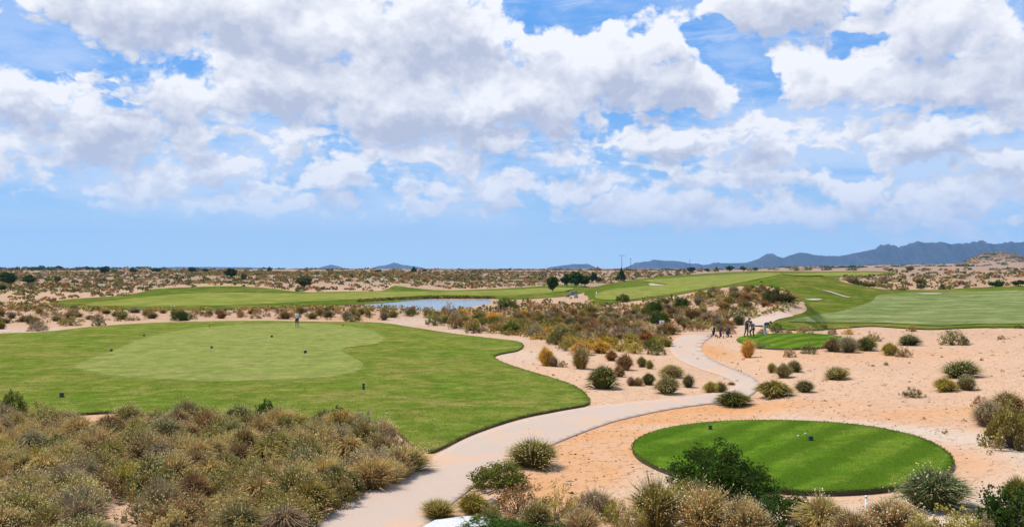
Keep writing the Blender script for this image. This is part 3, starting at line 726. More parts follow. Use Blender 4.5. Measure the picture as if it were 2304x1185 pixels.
ORD = ['first', 'second', 'third', 'fourth', 'fifth', 'sixth', 'seventh', 'eighth', 'ninth', 'tenth', 'eleventh', 'twelfth', 'thirteenth', 'fourteenth', 'fifteenth', 'sixteenth', 'seventeenth', 'eighteenth',
       'nineteenth', 'twentieth', 'twenty first', 'twenty second', 'twenty third', 'twenty fourth', 'twenty fifth', 'twenty sixth', 'twenty seventh', 'twenty eighth']
def proj(x, y, z):
    d = Vector((x, y, z - CAMZ)); c, s = math.cos(PITCH), math.sin(PITCH)
    yy = d.y * c + d.z * s; zz = -d.y * s + d.z * c
    return CX + F * d.x / yy, CY - F * zz / yy
def scatter(poly_px, spacing, avoid=1.0, holes=(), jitter=1, world=False, view=True, maxn=10000, tries=40000):
    W = [at(*p) for p in poly_px]; B = [(p.x, p.y) for p in W]; A = np.array(B)
    lo, hi = A.min(0), A.max(0); pts = []; grid = {}
    ins_px = [Vector(p) for p in poly_px]
    cand = rng.uniform(lo, hi, size=(tries, 2)); ok = inside_np(cand, B); cand = cand[ok]
    for x, y in cand:
        s = spacing * (1 if not callable(jitter) else jitter(x, y)); g = (int(x // spacing), int(y // spacing)); bad = False
        for i in (-1, 0, 1):
            for j in (-1, 0, 1):
                for q in grid.get((g[0] + i, g[1] + j), ()):
                    if (q[0] - x) ** 2 + (q[1] - y) ** 2 < s * s: bad = True
        if bad: continue
        for (ux, uy, ur) in used:
            if (ux - x) ** 2 + (uy - y) ** 2 < (ur * avoid) ** 2: bad = True; break
        if bad: continue
        z = float(hfun(x, y)); px, py = proj(x, y, z)
        if any(((px - h[0]) / h[2]) ** 2 + ((py - h[1]) / h[3]) ** 2 < 1 for h in holes): continue
        if view and not (-60 < px < 2370): continue
        grid.setdefault(g, []).append((x, y)); pts.append((x, y, z, px, py))
        if len(pts) >= maxn: break
    return pts
def row_labels(pts, nrows, rowname, place):
    """rows by distance, nearest first; ordinal from the left inside each row"""
    pts = sorted(pts, key=lambda p: math.hypot(p[0], p[1])); n = len(pts); per = math.ceil(n / nrows); out = []
    for r in range(nrows):
        row = sorted(pts[r * per:(r + 1) * per], key=lambda p: p[3])
        for i, p in enumerate(row): out.append((p, f'{ORD[i]} from the left in the {ORD[r]} {rowname} {place}'))
    return out

sg = at(1489, 741); used.append((sg.x, sg.y - 1.0, 3.4))
# dense scrub bed bottom left
BED = [(-70, 950), (100, 957), (185, 962), (290, 958), (420, 958), (600, 965), (760, 968), (850, 990), (905, 1040), (915, 1072), (860, 1095), (780, 1130), (690, 1185), (600, 1240), (540, 1290), (-70, 1290)]
pts = scatter(BED, .93, .5, holes=[(285, 1200, 100, 75), (232, 965, 55, 20)])
for p, lab in row_labels(pts, 12, 'row', 'of the scrub bed'):
    x, y, z, px, py = p
    c = random.choices(['olive', 'greygreen', 'tan', 'brown', 'grey', 'yellowgreen', 'darkolive', 'gold', 'bluegrey', 'rust'], [34, 8, 34, 16, 8, 6, 5, 7 if px > 450 else 4, 0, 4])[0]
    k = 't' if random.random() < .72 else 's'
    plant(k, (x, y, z - .01), random.uniform(1.2, 1.75), random.uniform(.68, 1.15), c, f'{CNAME[c]} {"tussock" if k == "t" else "bush"}, {lab}', 'tussock' if k == 't' else 'bush', 'dense scrub at the lower left')
    used.append((x, y, .5))

# mound shrubs
MOUND = [(960, 715), (1000, 703), (1100, 700), (1180, 682), (1300, 687), (1400, 689), (1500, 677), (1600, 662), (1690, 653), (1750, 662), (1790, 690), (1700, 700), (1668, 716), (1660, 740), (1600, 747), (1520, 748), (1500, 770), (1498, 792),
         (1400, 792), (1290, 785), (1240, 770), (1180, 757), (1100, 750), (1040, 738)]
def dens(x, y): return 1.0
pts = scatter(MOUND, 1.75, .7, tries=60000)
pts.sort(key=lambda p: p[1])
sel = pts[:225]; rest = pts[225:]
for p, lab in row_labels(sel, 11, 'row', 'up the mound'):
    x, y, z, px, py = p
    if py > 770: cs = (['gold', 'yellowgreen', 'olive', 'rust', 'green'], [5, 4, 3, 2, 2])
    elif px < 1240: cs = (['gold', 'brown', 'olive', 'rust', 'grey', 'green'], [2, 4, 4, 2, 2, 3])
    else: cs = (['brown', 'grey', 'greygreen', 'olive', 'darkolive', 'tan', 'rust'], [5, 5, 4, 5, 3, 2, 2])
    c = random.choices(*cs)[0]; big = random.random() < .25
    plant('m', (x, y, z - .02), random.uniform(1.6, 2.5) * (1.2 if big else .9), random.uniform(.7, 1.15) * (1.2 if big else .9), c, f'{CNAME[c]} bush, {lab}', 'bush', 'bushes covering the mound')
    used.append((x, y, .7))
# strip of bushes behind the putting green
STRIP = [(-20, 742), (60, 740), (180, 728), (300, 722), (470, 717), (700, 718), (860, 722), (900, 712), (960, 716), (1040, 700), (960, 699), (860, 695), (700, 699), (500, 701), (300, 700), (180, 697), (90, 692), (-20, 688)]
pts = scatter(STRIP, 3.3, .9, tries=60000); pts.sort(key=lambda p: p[1]); sel = pts[:90]; rest += pts[90:]
for p, lab in row_labels(sel, 5, 'row', 'of bushes behind the lawn'):
    x, y, z, px, py = p
    c = random.choices(['brown', 'grey', 'rust', 'olive', 'darkolive', 'greygreen'], [5, 4, 3, 4, 3, 3])[0]
    plant('m', (x, y, z - .02), random.uniform(1.1, 2.3), random.uniform(.6, 1.25), c, f'{CNAME[c]} bush, {lab}', 'bush', 'bushes behind the putting lawn')

# countless small scrub: one mesh of leaf clumps
def stuff(name, pts, label, cat, leaf=.16, per=26, cols=None, tall=1.0):
    Vs = []; Ts = []
    for (x, y, z, w, h, c) in pts:
        n = per; P = rand_unit(n); P[:, 2] = np.abs(P[:, 2]); P *= (rng.uniform(.3, 1, n) ** .5)[:, None]
        P = P * np.array([w / 2, w / 2, h]) + np.array([x, y, z])
        V = leaf_quads(P, leaf * w, 1.5); V[:, 2] = np.maximum(V[:, 2], z - .1)
        Vs.append(V); Ts.append(tint_rand(n, .6, 1.4, .12) * np.array(COLR[c])[None] * random.uniform(.75, 1.2))
    me = quads_mesh(name, np.concatenate(Vs), np.concatenate(Ts)); o = link(name, me, M_LEAF); o.color = (1, 1, 1, 1)
    return tag(o, label, cat, kind='stuff')
lst = [(x, y, z, random.uniform(1.1, 1.9), random.uniform(.5, 1.0), random.choice(['brown', 'grey', 'olive', 'rust', 'darkolive', 'greygreen'])) for x, y, z, px, py in rest]
fill = scatter(MOUND, .95, .5, tries=90000)
lst += [(x, y, z, random.uniform(.5, 1.0), random.uniform(.3, .6), random.choice(['brown', 'grey', 'olive', 'tan', 'rust', 'yellowgreen'])) for x, y, z, px, py in fill if random.random() < .6]
fill = scatter(STRIP, 2.0, .6, tries=60000)
lst += [(x, y, z, random.uniform(.5, 1.1), random.uniform(.25, .6), random.choice(['brown', 'grey', 'olive', 'rust'])) for x, y, z, px, py in fill if random.random() < (.75 if px > 560 else .3)]
SH = [(1560, 735), (1660, 724), (1695, 714), (1745, 706), (1770, 696), (1798, 690), (1788, 672), (1755, 658), (1700, 655), (1690, 690), (1600, 700)]
fill = scatter(SH, 1.15, .3, tries=60000)
lst += [(x, y, z, random.uniform(.8, 1.7), random.uniform(.35, .8), random.choice(['brown', 'olive', 'tan', 'greygreen', 'olive', 'rust'])) for x, y, z, px, py in fill if random.random() < .8]
# bank between rough and strip, pond margins
BANK = [(-20, 700), (180, 700), (300, 703), (500, 704), (700, 702), (860, 698), (1000, 702), (1060, 699), (1100, 694), (960, 698), (870, 693), (820, 689), (700, 690), (560, 696), (400, 699), (280, 698), (180, 693), (110, 686), (-20, 682)]
fill = scatter(BANK, 2.2, .2, tries=60000)
lst += [(x, y, z, random.uniform(1.0, 2.0), random.uniform(.35, .8), random.choice(['brown', 'olive', 'rust', 'greygreen', 'yellowgreen'])) for x, y, z, px, py in fill]
stuff('low_scrub', lst, 'countless small brown and grey scrub between the larger bushes', 'scrub')

# far scrubland speckle
far = []
LAWNS = [[tuple(at(*q)[:2]) for q in P_] for P_ in (ROUGHL, ROUGHR, POND, FAIR4)]
def far_scatter(poly, spacing, wr, hr, cols, prob=1.0, n=None):
    pts = scatter(poly, spacing, 0, tries=n or 60000)
    Pn = np.array([(p[0], p[1]) for p in pts]); bad = np.zeros(len(pts), bool)
    for L in LAWNS: bad |= inside_np(Pn, L)
    for p, bd in zip(pts, bad):
        cl = .5 + .5 * math.sin(p[0] * .061 + 2.2 * math.sin(p[1] * .023)) * math.sin(p[1] * .031 + 1.7 * math.sin(p[0] * .037))
        if bd or random.random() > prob * (.45 + .75 * cl): continue
        far.append((p[0], p[1], p[2], random.uniform(*wr), random.uniform(*hr), random.choice(cols)))
cf = ['brown', 'olive', 'darkolive', 'brown', 'darkolive', 'rust', 'darkolive', 'greygreen']
far_scatter([(-60, 690), (100, 684), (300, 664), (520, 643), (700, 656), (880, 652), (1100, 650), (1240, 641), (1240, 625), (900, 622), (500, 628), (-60, 645)], 4.0, (1.2, 2.8), (.4, 1.1), cf, .95, 80000)
far_scatter([(-60, 650), (500, 634), (900, 630), (1300, 634), (1400, 640), (1560, 620), (1560, 612), (800, 610), (-60, 612)], 6.5, (1.8, 4.5), (.6, 1.5), cf, .9, 90000)
far_scatter([(-60, 617), (800, 614), (1500, 614), (2400, 616), (2400, 606.2), (1200, 606.2), (-60, 606.2)], 27, (4, 10), (1.0, 2.6), ['darkolive', 'olive', 'brown', 'grey', 'rust'], .7, 70000)
far_scatter([(1880, 650), (1890, 636), (1960, 640), (2050, 634), (2300, 628), (2400, 628), (2400, 648), (2200, 648), (2050, 650), (1960, 648)], 4.0, (1.2, 2.8), (.5, 1.1), ['brown', 'rust', 'darkolive', 'olive', 'green'], .9)
far_scatter([(1880, 632), (2400, 630), (2400, 612), (2000, 613), (1880, 618)], 10, (2.0, 4.5), (.8, 1.6), cf, .8)
for k in range(450):
    px = random.uniform(2150, 2320); D = random.uniform(2150, 2500); x = (px - CX) / F * D; z = float(hfun(x, D))
    far.append((x, D, z, random.uniform(4, 11), random.uniform(1.5, 4), random.choice(['tan', 'brown', 'olive'])))
stuff('far_scrubland', far, 'distant dark speckled scrub over the pink desert plain', 'scrub', leaf=.26, per=14)
rp = []
for k in range(420):
    px = random.uniform(810, 1110); py = 672.2 - random.uniform(0, 1.2) if px > 930 else 680 - (px - 810) * .058 - random.uniform(0, 1.0)
    p = at(px, py); rp.append((p.x, p.y, p.z, random.uniform(.6, 1.6), random.uniform(.25, .75), random.choice(['darkolive', 'olive', 'darkgreen', 'brown'])))
stuff('pond_reeds', rp, 'thin dark reeds and brush lining the far bank of the pond', 'reeds', leaf=.2, per=16)
pts = scatter([(1560, 660), (1600, 660), (1680, 640), (1760, 628), (1860, 629), (1940, 650), (1880, 640), (1790, 660)], 7, 0)
stuff('weeds', [(x, y, z + .1, random.uniform(1.2, 2.4), random.uniform(.3, .7), random.choice(['darkolive', 'olive', 'green'])) for x, y, z, px, py in pts if random.random() < .35],
      'scattered low weeds on the right hand grass hills', 'weeds', leaf=.2, per=18)

# trees
def crown_mesh(name, n, clumps, csize, leaf, shape):
    C, P, idx = leafy_pts(n, clumps, csize, shell=.3, irreg=.22)
    if shape == 'round':
        C = rand_unit(clumps) * (rng.uniform(.3, 1, clumps) ** .5)[:, None] * np.array([.8, .8, .38]) + np.array([0, 0, .54]); P = C[idx] + rand_unit(n) * (rng.uniform(0, 1, n) ** .5)[:, None] * np.array([.28, .28, .15])
    if shape == 'cone':
        for Q in (C, P):
            k = np.clip(1.12 - Q[:, 2], .12, 1)[:, None]; Q[:, :2] *= k
    V = leaf_quads(P, leaf, 1.6); V[:, 2] = V[:, 2]
    return quads_mesh(name, V, tint_rand(n, .55, 1.45, .1) * np.repeat(rng.uniform(.65, 1.3, clumps)[idx], 4)[:, None]), C
CROWNS = []
for i, sh in enumerate(['round', 'round', 'cone', 'round']):
    me, C = crown_mesh('tree_crown', 2000, 52, .26, .105, sh); me.materials.append(M_LEAF)
    mb = MB(); mb.tube([(0, 0, -.05), (.02, .01, .3), (.0, .03, .62)], [.06, .045, .025], 6)
    for c in C[:9]: mb.tube([(0, 0, .25 + random.uniform(0, .15)), (c[0] * .5, c[1] * .5, .25 + c[2] * .45), (c[0] * .9, c[1] * .9, .22 + c[2] * .72)], [.03, .018, .008], 5)
    tm = bpy.data.meshes.new('tree_trunk'); tm.from_pydata(mb.v, [], mb.f); tm.materials.append(M_BARK); CROWNS.append((me, tm))
def tree(px, base, wpx, top, shape, color, label, group=None):
    p = at(px, base); D = p.y; w = wpx * D / F; H = CAMZ - (top - EYE) * D / F - p.z
    e = empty('tree', (p.x, p.y, p.z - .05), random.uniform(0, 6), (w / 2 * 1.2, w / 2 * 1.2, H * 1.06))
    me, tm = CROWNS[shape]; c = bpy.data.objects.new('crown', me); COL.objects.link(c); c.parent = e; c.color = jit(COLR[color])
    c.location = (0, 0, .10); c.scale = (1, 1, .92)
    t_ = bpy.data.objects.new('trunk', tm); COL.objects.link(t_); t_.parent = e
    tag(e, label, 'tree', group)
TREES = [
 (1243, 657, 24, 623, 0, 'darkgreen', 'slim dark tree standing alone on the middle fairway'),
 (1276, 645, 26, 617, 1, 'darkgreen', 'left tree of the dark grove by the middle fairway'),
 (1296, 646, 34, 612, 0, 'darkgreen', 'tallest and widest tree of the dark grove'),
 (1316, 645, 24, 619, 3, 'darkgreen', 'right tree of the dark grove by the middle fairway'),
 (1335, 637, 18, 614, 1, 'darkgreen', 'small round tree right of the dark grove'),
 (1398, 633, 20, 603, 2, 'darkgreen', 'dark pointed tree below the power pole'),
 (1347, 636, 12, 622, 3, 'darkolive', 'tiny tree between grove and pointed tree'),
 (684, 647, 36, 622, 0, 'darkolive', 'round dark bush tree left of centre on the scrubland'),
 (520, 627, 26, 604, 1, 'darkgreen', 'dark tree above the left green bank'),
 (548, 632, 12, 614, 3, 'darkolive', 'thin tree just right of the one above the bank'),
 (18, 642, 34, 612, 0, 'darkgreen', 'dark tree nearest the left picture edge'),
 (64, 640, 28, 619, 1, 'darkgreen', 'dark tree second from the left picture edge'),
 (3, 655, 22, 640, 3, 'darkgreen', 'low dark bush tree cut by the left picture edge'),
 (130, 635, 14, 622, 3, 'darkolive', 'small tree right of the two left edge trees'),
 (236, 616, 22, 599, 0, 'darkgreen', 'bushy tree rising over the left horizon'),
 (300, 614, 16, 603, 1, 'darkgreen', 'small round tree on the left horizon'),
 (352, 613, 20, 603, 3, 'darkgreen', 'wide low tree on the left horizon'),
 (432, 613, 18, 601, 0, 'darkgreen', 'dark tree on the horizon left of the bank tree'),
 (463, 613, 14, 604, 1, 'darkgreen', 'smaller of two horizon trees near the bank'),
 (606, 611, 14, 600, 2, 'darkgreen', 'pointed tree on the horizon left of the purple hills'),
 (931, 612, 14, 599, 2, 'darkgreen', 'dark tree beside the pointed purple hill'),
 (956, 612, 10, 605, 1, 'darkgreen', 'tiny tree right of the pointed purple hill'),
 (850, 613, 16, 607, 3, 'darkgreen', 'flat tree in front of the pointed purple hill'),
 (1555, 613, 18, 601, 0, 'darkgreen', 'dark round tree below the flat topped hill'),
 (1592, 612, 12, 604, 1, 'darkgreen', 'first tree of the row left of the mountains'),
 (1612, 611, 14, 600, 2, 'darkgreen', 'pointed tree in the row left of the mountains'),
 (1642, 610, 20, 598, 0, 'darkgreen', 'largest tree of the row left of the mountains'),
 (1672, 610, 14, 599, 1, 'darkgreen', 'dark tree near the right end of the mountain row'),
 (1700, 609, 12, 601, 3, 'darkolive', 'last small tree of the mountain row'),
 (2048, 611, 18, 598, 0, 'brown', 'lone reddish dark tree in front of the mountain range'),
 (2070, 641, 20, 628, 3, 'darkolive', 'bushy tree on the right hand sandy rise'),
 (1922, 638, 24, 630, 1, 'darkolive', 'low tree on the pale sand left of the bushy one'),
 (1955, 646, 26, 637, 3, 'darkolive', 'low wide tree above the right fairway'),
 (2240, 645, 30, 633, 0, 'darkgreen', 'wide dark tree at the top of the right fairway'),
 (2292, 643, 28, 630, 1, 'darkgreen', 'dark tree on the far right above the fairway'),
 (2072, 650, 18, 640, 0, 'darkolive', 'round dark tree just above the right fairway edge'),
]
for a in TREES: tree(*a)
# far woodland line, one mass
wood = []
for i in range(1500):
    px = random.uniform(-60, 2380); D = random.uniform(1500, 3600)
    if px < 380: D = random.uniform(1300, 2600)
    elif random.random() < .6: continue
    x = (px - CX) / F * D; z = float(hfun(x, D)); h = random.uniform(2.6, 5.2) * (1.25 if px < 330 else .6) * (.7 if px > 1700 else 1)
    wood.append((x, D, z - .3, random.uniform(9, 24), h, random.choice(['darkgreen', 'darkolive', 'darkgreen'])))
stuff('distant_woodland', wood, 'dark tree line along the horizon, thickest at the left', 'woodland', leaf=.22, per=30)

# ------------------------------------------------------------------ small ground cover
def edge_xy(poly, step):
    W = [at(p.x, p.y) for p in smooth_poly([Vector(p) for p in poly], step=8)]; out = []
    for a, b in zip(W, W[1:] + W[:1]):
        a = Vector(a[:2]); b = Vector(b[:2]); L = (b - a).length; n = int(L / step) + 1
        for i in range(n): out.append(a.lerp(b, (i + random.random()) / n))
    return np.array([tuple(p) for p in out])
def blade_stuff(name, XY, z, hgt, wid, cols, label, cat, lean=.5):
    n = len(XY); Z = hfun(XY[:, 0], XY[:, 1]) + z
    b = np.column_stack([XY, Z]); a = rand_unit(n); a[:, 2] = 0; a /= np.linalg.norm(a, axis=1)[:, None]
    h = (hgt * rng.uniform(.5, 1.5, n))[:, None]; up = np.array([0, 0, 1.0]) + rand_unit(n) * lean; w = (wid * rng.uniform(.6, 1.5, n))[:, None]
    V = np.stack([b - a * w, b + a * w, b + a * w * .6 + up * h, b - a * w * .5 + up * h * .9], 1).reshape(-1, 3)
    C = np.array(cols)[rng.integers(0, len(cols), n)]; T = np.repeat(C * rng.uniform(.6, 1.35, n)[:, None], 4, 0)
    o = link(name, quads_mesh(name, V, T), M_LEAF); o.color = (1, 1, 1, 1); return tag(o, label, cat, kind='stuff')
E1 = edge_xy(LAWN, .012); r1 = np.hypot(E1[:, 0], E1[:, 1]); E1 = E1[(r1 < 95) & (rng.random(len(E1)) < np.clip(40 / r1, 0, 1)) & (np.abs(E1[:, 0] / E1[:, 1]) < .6)]; E1 += rng.normal(size=E1.shape) * .035
blade_stuff('lawn_fringe', E1, .07, .035, .012, [(.12, .17, .02), (.2, .2, .04), (.28, .22, .08), (.09, .12, .02)], 'ragged grass fringe along the edge of the broad lawn', 'grass', 1.0)
E2 = edge_xy(TEE, .008); E2 += rng.normal(size=E2.shape) * .025
blade_stuff('tee_fringe', E2, .125, .030, .010, [(.09, .17, .015), (.14, .19, .02), (.2, .2, .05)], 'ragged grass fringe round the oval tee box', 'grass', 1.0)
def in_poly_pts(poly, n, near=0):
    B = np.array([tuple(at(p.x, p.y)[:2]) for p in smooth_poly([Vector(p) for p in poly], step=14)])
    lo, hi = B.min(0), B.max(0); lo[0] = max(lo[0], -45); P = rng.uniform(lo, hi, size=(n, 2)); P = P[inside_np(P, [tuple(b) for b in B])]
    if near: r_ = np.hypot(P[:, 0], P[:, 1]); P = P[rng.random(len(P)) < np.clip((near / r_) ** 2, 0, 1)]
    return P
blade_stuff('tee_grass', in_poly_pts(TEE, 24000), .148, .010, .016, [(.12, .23, .02), (.16, .26, .03), (.09, .18, .015), (.28, .30, .07)], 'short mown grass blades on the oval tee box', 'grass', .9)
LG = in_poly_pts(LAWN, 420000, 36); LG = LG[~inside_np(LG, [tuple(at(*q_)[:2]) for q_ in GREEN])]
blade_stuff('lawn_grass', LG, .098, .012, .020, [(.15, .22, .025), (.20, .24, .04), (.11, .16, .02), (.36, .30, .11)], 'short grass blades and dry tips across the near lawn', 'grass', .9)
def pebbles():
    n = 15000; D = rng.uniform(5.0, 10.0, n) ** 2; u = rng.uniform(-.55, .6, n); P = np.column_stack([u * D, D])
    clus = .5 + .5 * np.sin(P[:, 0] * .9 + 2 * np.sin(P[:, 1] * .37)) * np.sin(P[:, 1] * .6 + P[:, 0] * .2)
    keep = rng.random(n) < clus ** 2 * .8 + .12
    for poly in (LAWN, TEE, PATH, TEE2):
        keep &= ~inside_np(P, [tuple(at(*q)[:2]) for q in poly])
    P = P[keep]; n = len(P); Z = hfun(P[:, 0], P[:, 1]); s_ = rng.uniform(.012, .05, n) * (1 + (rng.random(n) < .03) * 1.2)
    o8 = np.array([[1, 0, 0], [0, 1, 0], [-1, 0, 0], [0, -1, 0], [0, 0, .8], [0, 0, -.3]], float)
    V = (np.column_stack([P, Z])[:, None, :] + o8[None] * s_[:, None, None] * rng.uniform(.6, 1.4, (n, 6, 1))).reshape(-1, 3)
    f = np.array([[0, 1, 4], [1, 2, 4], [2, 3, 4], [3, 0, 4], [1, 0, 5], [2, 1, 5], [3, 2, 5], [0, 3, 5]])
    L = (np.arange(n)[:, None, None] * 6 + f[None]).reshape(-1, 3); me = mesh_np('pebbles', V, L.ravel(), np.arange(len(L)) * 3)
    cc = np.array([(.30, .20, .14), (.20, .14, .10), (.44, .32, .23), (.14, .11, .085), (.5, .42, .34)])[rng.integers(0, 5, n)]
    add_tint(me, np.repeat(cc, 6, 0)); o = link('pebbles', me, M_LEAF); o.color = (1, 1, 1, 1); tag(o, 'scattered pebbles and litter on the desert sand', 'pebbles', kind='stuff')
pebbles()
q = scatter([(1100, 775), (1240, 800), (1500, 770), (1620, 745), (2330, 738), (2330, 1200), (2200, 1185), (2160, 1000), (1900, 940), (1500, 935), (1330, 1000), (1250, 1190), (1200, 1190), (1330, 960), (1600, 912), (1690, 880), (1500, 810), (1330, 900)], 1.3, 1.0, tries=6000)
stuff('dry_sprigs', [(x, y, z, random.uniform(.12, .34), random.uniform(.05, .16), random.choice(['brown', 'olive', 'grey', 'tan'])) for x, y, z, px, py in q if random.random() < .35], 'tiny dry sprigs dotted over the sand', 'sprigs', leaf=.2, per=14)

# ------------------------------------------------------------------ small objects
def pole(px, D, top, arm, label):
    x = (px - CX) / F * D; z = float(hfun(x, D)); H = CAMZ - (top - EYE) * D / F - z
    e = empty('power_pole', (x, D, z)); mb = MB(); mb.tube([(0, 0, -.5), (0, 0, H)], [.28, .18], 8); mb.build('pole', M_WOOD, e)
    if arm:
        mb = MB(); mb.box((0, 0, H - .7), (arm, .25, .28), bev=.03); mb.build('crossarm', M_WOOD, e, smooth=False)
        for k in (-.45, 0, .45):
            mb = MB(); mb.tube([(k * arm, 0, H - .56), (k * arm, 0, H - .1)], [.10, .07], 6); mb.build('insulator', M_METAL, e)
    tag(e, label, 'power pole', 'power poles on the horizon')
pole(1399, 900, 573, 6.0, 'tall power pole with crossarm above the pointed tree')
pole(1419, 1000, 581, 2.0, 'shorter power pole just right of the tallest one')
pole(1552, 1100, 583, 2.0, 'faint power pole above the flat topped hill')

def rock(px, base, w, hpx, mat, label, name='rock', seed=0):
    p = at(px, base); W = w * p.y / F; H = hpx * p.y / F; r = random.Random(seed)
    n, m = 14, 8; vs = []; fs = []
    off = [[1 + r.uniform(-.16, .16) for _ in range(n)] for _ in range(m + 1)]
    for i in range(m + 1):
        ph = math.pi * .5 * i / m * 1.15
        for k in range(n):
            t = 2 * math.pi * k / n; rr = (math.sin(ph) ** .7 if ph > 0 else 0) * off[i][k]
            vs.append((rr * math.cos(t) * W / 2, rr * math.sin(t) * W / 2.4, max(-.3, math.cos(ph)) * H * (1 + (off[i][(k * 3) % n] - 1) * .6)))
    for i in range(m):
        for k in range(n): fs.append((i * n + k, (i + 1) * n + k, (i + 1) * n + (k + 1) % n, i * n + (k + 1) % n))
    mb = MB(); mb.add(vs, fs); o = mb.build(name, mat, smooth=False, loc=(p.x, p.y + W * .3, p.z)); tag(o, label, 'rock'); return o
rock(1107, 1146, 34, 22, M_GREYROCK, 'small pale grey rock at the foot of the rusty bush', seed=2)
rock(1277, 668, 11, 7, M_BRNROCK, 'left brown rock of the pile by the far grove', seed=3)
rock(1287, 663, 12, 9, M_GREYROCK, 'tallest grey rock of the pile by the far grove', seed=4)
rock(1296, 670, 10, 7, M_GREYROCK, 'front right grey rock of the pile by the far grove', seed=5)
rock(1284, 672, 7, 5, M_PALEROCK, 'smallest pale rock of the pile by the far grove', seed=6)
rock(1295, 660, 8, 6, M_BRNROCK, 'back right brown rock of the pile by the far grove', seed=9)

# white slab with planting at the very bottom
def slab():
    a = at(930, 1200); pts = [at(915, 1215), at(975, 1180), at(1050, 1172), at(1110, 1174), at(1150, 1184), at(1170, 1196), at(1165, 1215), at(1150, 1235), at(1000, 1240)]
    n = len(pts); vs = []; fs = []
    cx = sum(p.x for p in pts) / n; cy = sum(p.y for p in pts) / n
    for z, k in ((-.1, 1.0), (.10, 1.0), (.16, .97)):
        for p in pts: vs.append((cx + (p.x - cx) * k, cy + (p.y - cy) * k, z + random.uniform(-.012, .012)))
    for i in range(2):
        for j in range(n): fs.append((i * n + j, i * n + (j + 1) % n, (i + 1) * n + (j + 1) % n, (i + 1) * n + j))
    fs.append(tuple(2 * n + j for j in range(n))[::-1])
    mb = MB(); mb.add(vs, fs); o = mb.build('stone_slab', M_WHITE2, smooth=False); tag(o, 'flat white stone slab at the bottom edge beside the path', 'stone slab')
M_WHITE2 = m_rock('white_stone', (.70, .68, .64), (.60, .57, .53))
slab()
for px, b, w, tp, lab in [(1090, 1214, 230, 1160, 'low glossy dark green plant on the left of the white slab'), (1180, 1226, 150, 1174, 'low dark green plant in the middle of the white slab'),
                          (1255, 1222, 150, 1170, 'low dark green plant on the right of the white slab')]:
    loc, W, H = place_px(px, b, w, tp); plant('l', loc, W, H, 'darkgreen', lab, 'shrub')

# white stake
def stake():
    p = at(1949, 1197); H = CAMZ - (1113 - EYE) * p.y / F - p.z
    e = empty('marker_stake', p); mb = MB(); mb.tube([(0, 0, -.1), (0, 0, H - .04)], .022, 10); mb.build('shaft', M_WHITE, e)
    mb = MB(); mb.tube([(0, 0, H - .05), (0, 0, H - .015), (0, 0, H)], [.034, .034, .015], 12); mb.build('cap', M_WHITE, e)
    tag(e, 'slender white stake with a cap standing before the tee box', 'stake')
stake()

M_DKGREEN = plain('dark_green_plastic', (.03, .06, .035), .5); M_DKBROWN = plain('brown_plastic', (.09, .06, .045), .6)
def on_turf(px, py, off):
    d = ray(px, py); T = (CAMZ - off) / -d[2]; x, y = T * d[0], T * d[1]
    for _ in range(8):
        T = (CAMZ - off - float(hfun(x, y))) / -d[2]; x, y = T * d[0], T * d[1]
    return Vector((x, y, float(hfun(x, y)) + off))
def hole_marker(px, py, s, label):
    p = on_turf(px, py, .115); e = empty('hole_marker', p, random.uniform(-.5, .5))
    mb = MB(); mb.tube([(0, 0, -.05), (0, 0, .34 * s)], .008, 6); mb.build('rod', M_METAL, e)
    mb = MB(); mb.box((.07 * s, 0, .26 * s), (.15 * s, .03, .13 * s), bev=.008); mb.build('flag', M_BLACK, e, smooth=False)
    mb = MB(); mb.tube([(0, 0, .0), (0, 0, .012)], [.054, .054], 16); mb.build('hole_cup', M_BLACK, e)
    tag(e, label, 'hole marker', 'small markers on the putting green')
for a in [(322, 761, 1.1, 'black hole marker on the upper left edge of the putting green'), (470, 738, 1.0, 'black hole marker at the far back of the putting green'),
          (609, 765, 1.3, 'black hole marker in the upper centre of the putting green'), (474, 790, 1.2, 'black hole marker in the middle of the putting green'),
          (248, 798, 1.3, 'black hole marker on the left edge of the putting green'), (684, 803, 1.4, 'black hole marker right of centre on the putting green'),
          (770, 737, 1.0, 'black hole marker at the far right behind the putting green')]: hole_marker(*a)
def turf_box(px, py, off, w, h, m1, m2, name, label, cat):
    p = on_turf(px, py, off); e = empty(name, p, random.uniform(-.3, .3))
    mb = MB(); mb.box((0, 0, h * .40), (w, w * .8, h * .8), bev=w * .08, taper=.92); mb.build('body', m1, e, smooth=False)
    mb = MB(); mb.box((0, 0, h * .88), (w * 1.1, w * .9, h * .2), bev=w * .06); mb.build('lid', m2, e, smooth=False)
    tag(e, label, cat)
turf_box(1598, 965, .15, .145, .15, M_DKBROWN, M_BLACK, 'tee_marker', 'dark square tee marker at the back edge of the tee box', 'tee marker')
turf_box(1824, 990, .15, .15, .155, M_DKGREEN, M_BLACK, 'tee_marker', 'black topped green tee marker out on the tee box', 'tee marker')
turf_box(139, 893, .10, .20, .24, M_DKBROWN, M_DKBROWN, 'sprinkler_box', 'brown box on the lawn near the far left scrub', 'sprinkler box')
turf_box(818, 876, .10, .12, .34, M_DKGREEN, M_DKGREEN, 'sprinkler_box', 'thin dark green box on the lawn below the putting green', 'sprinkler box')
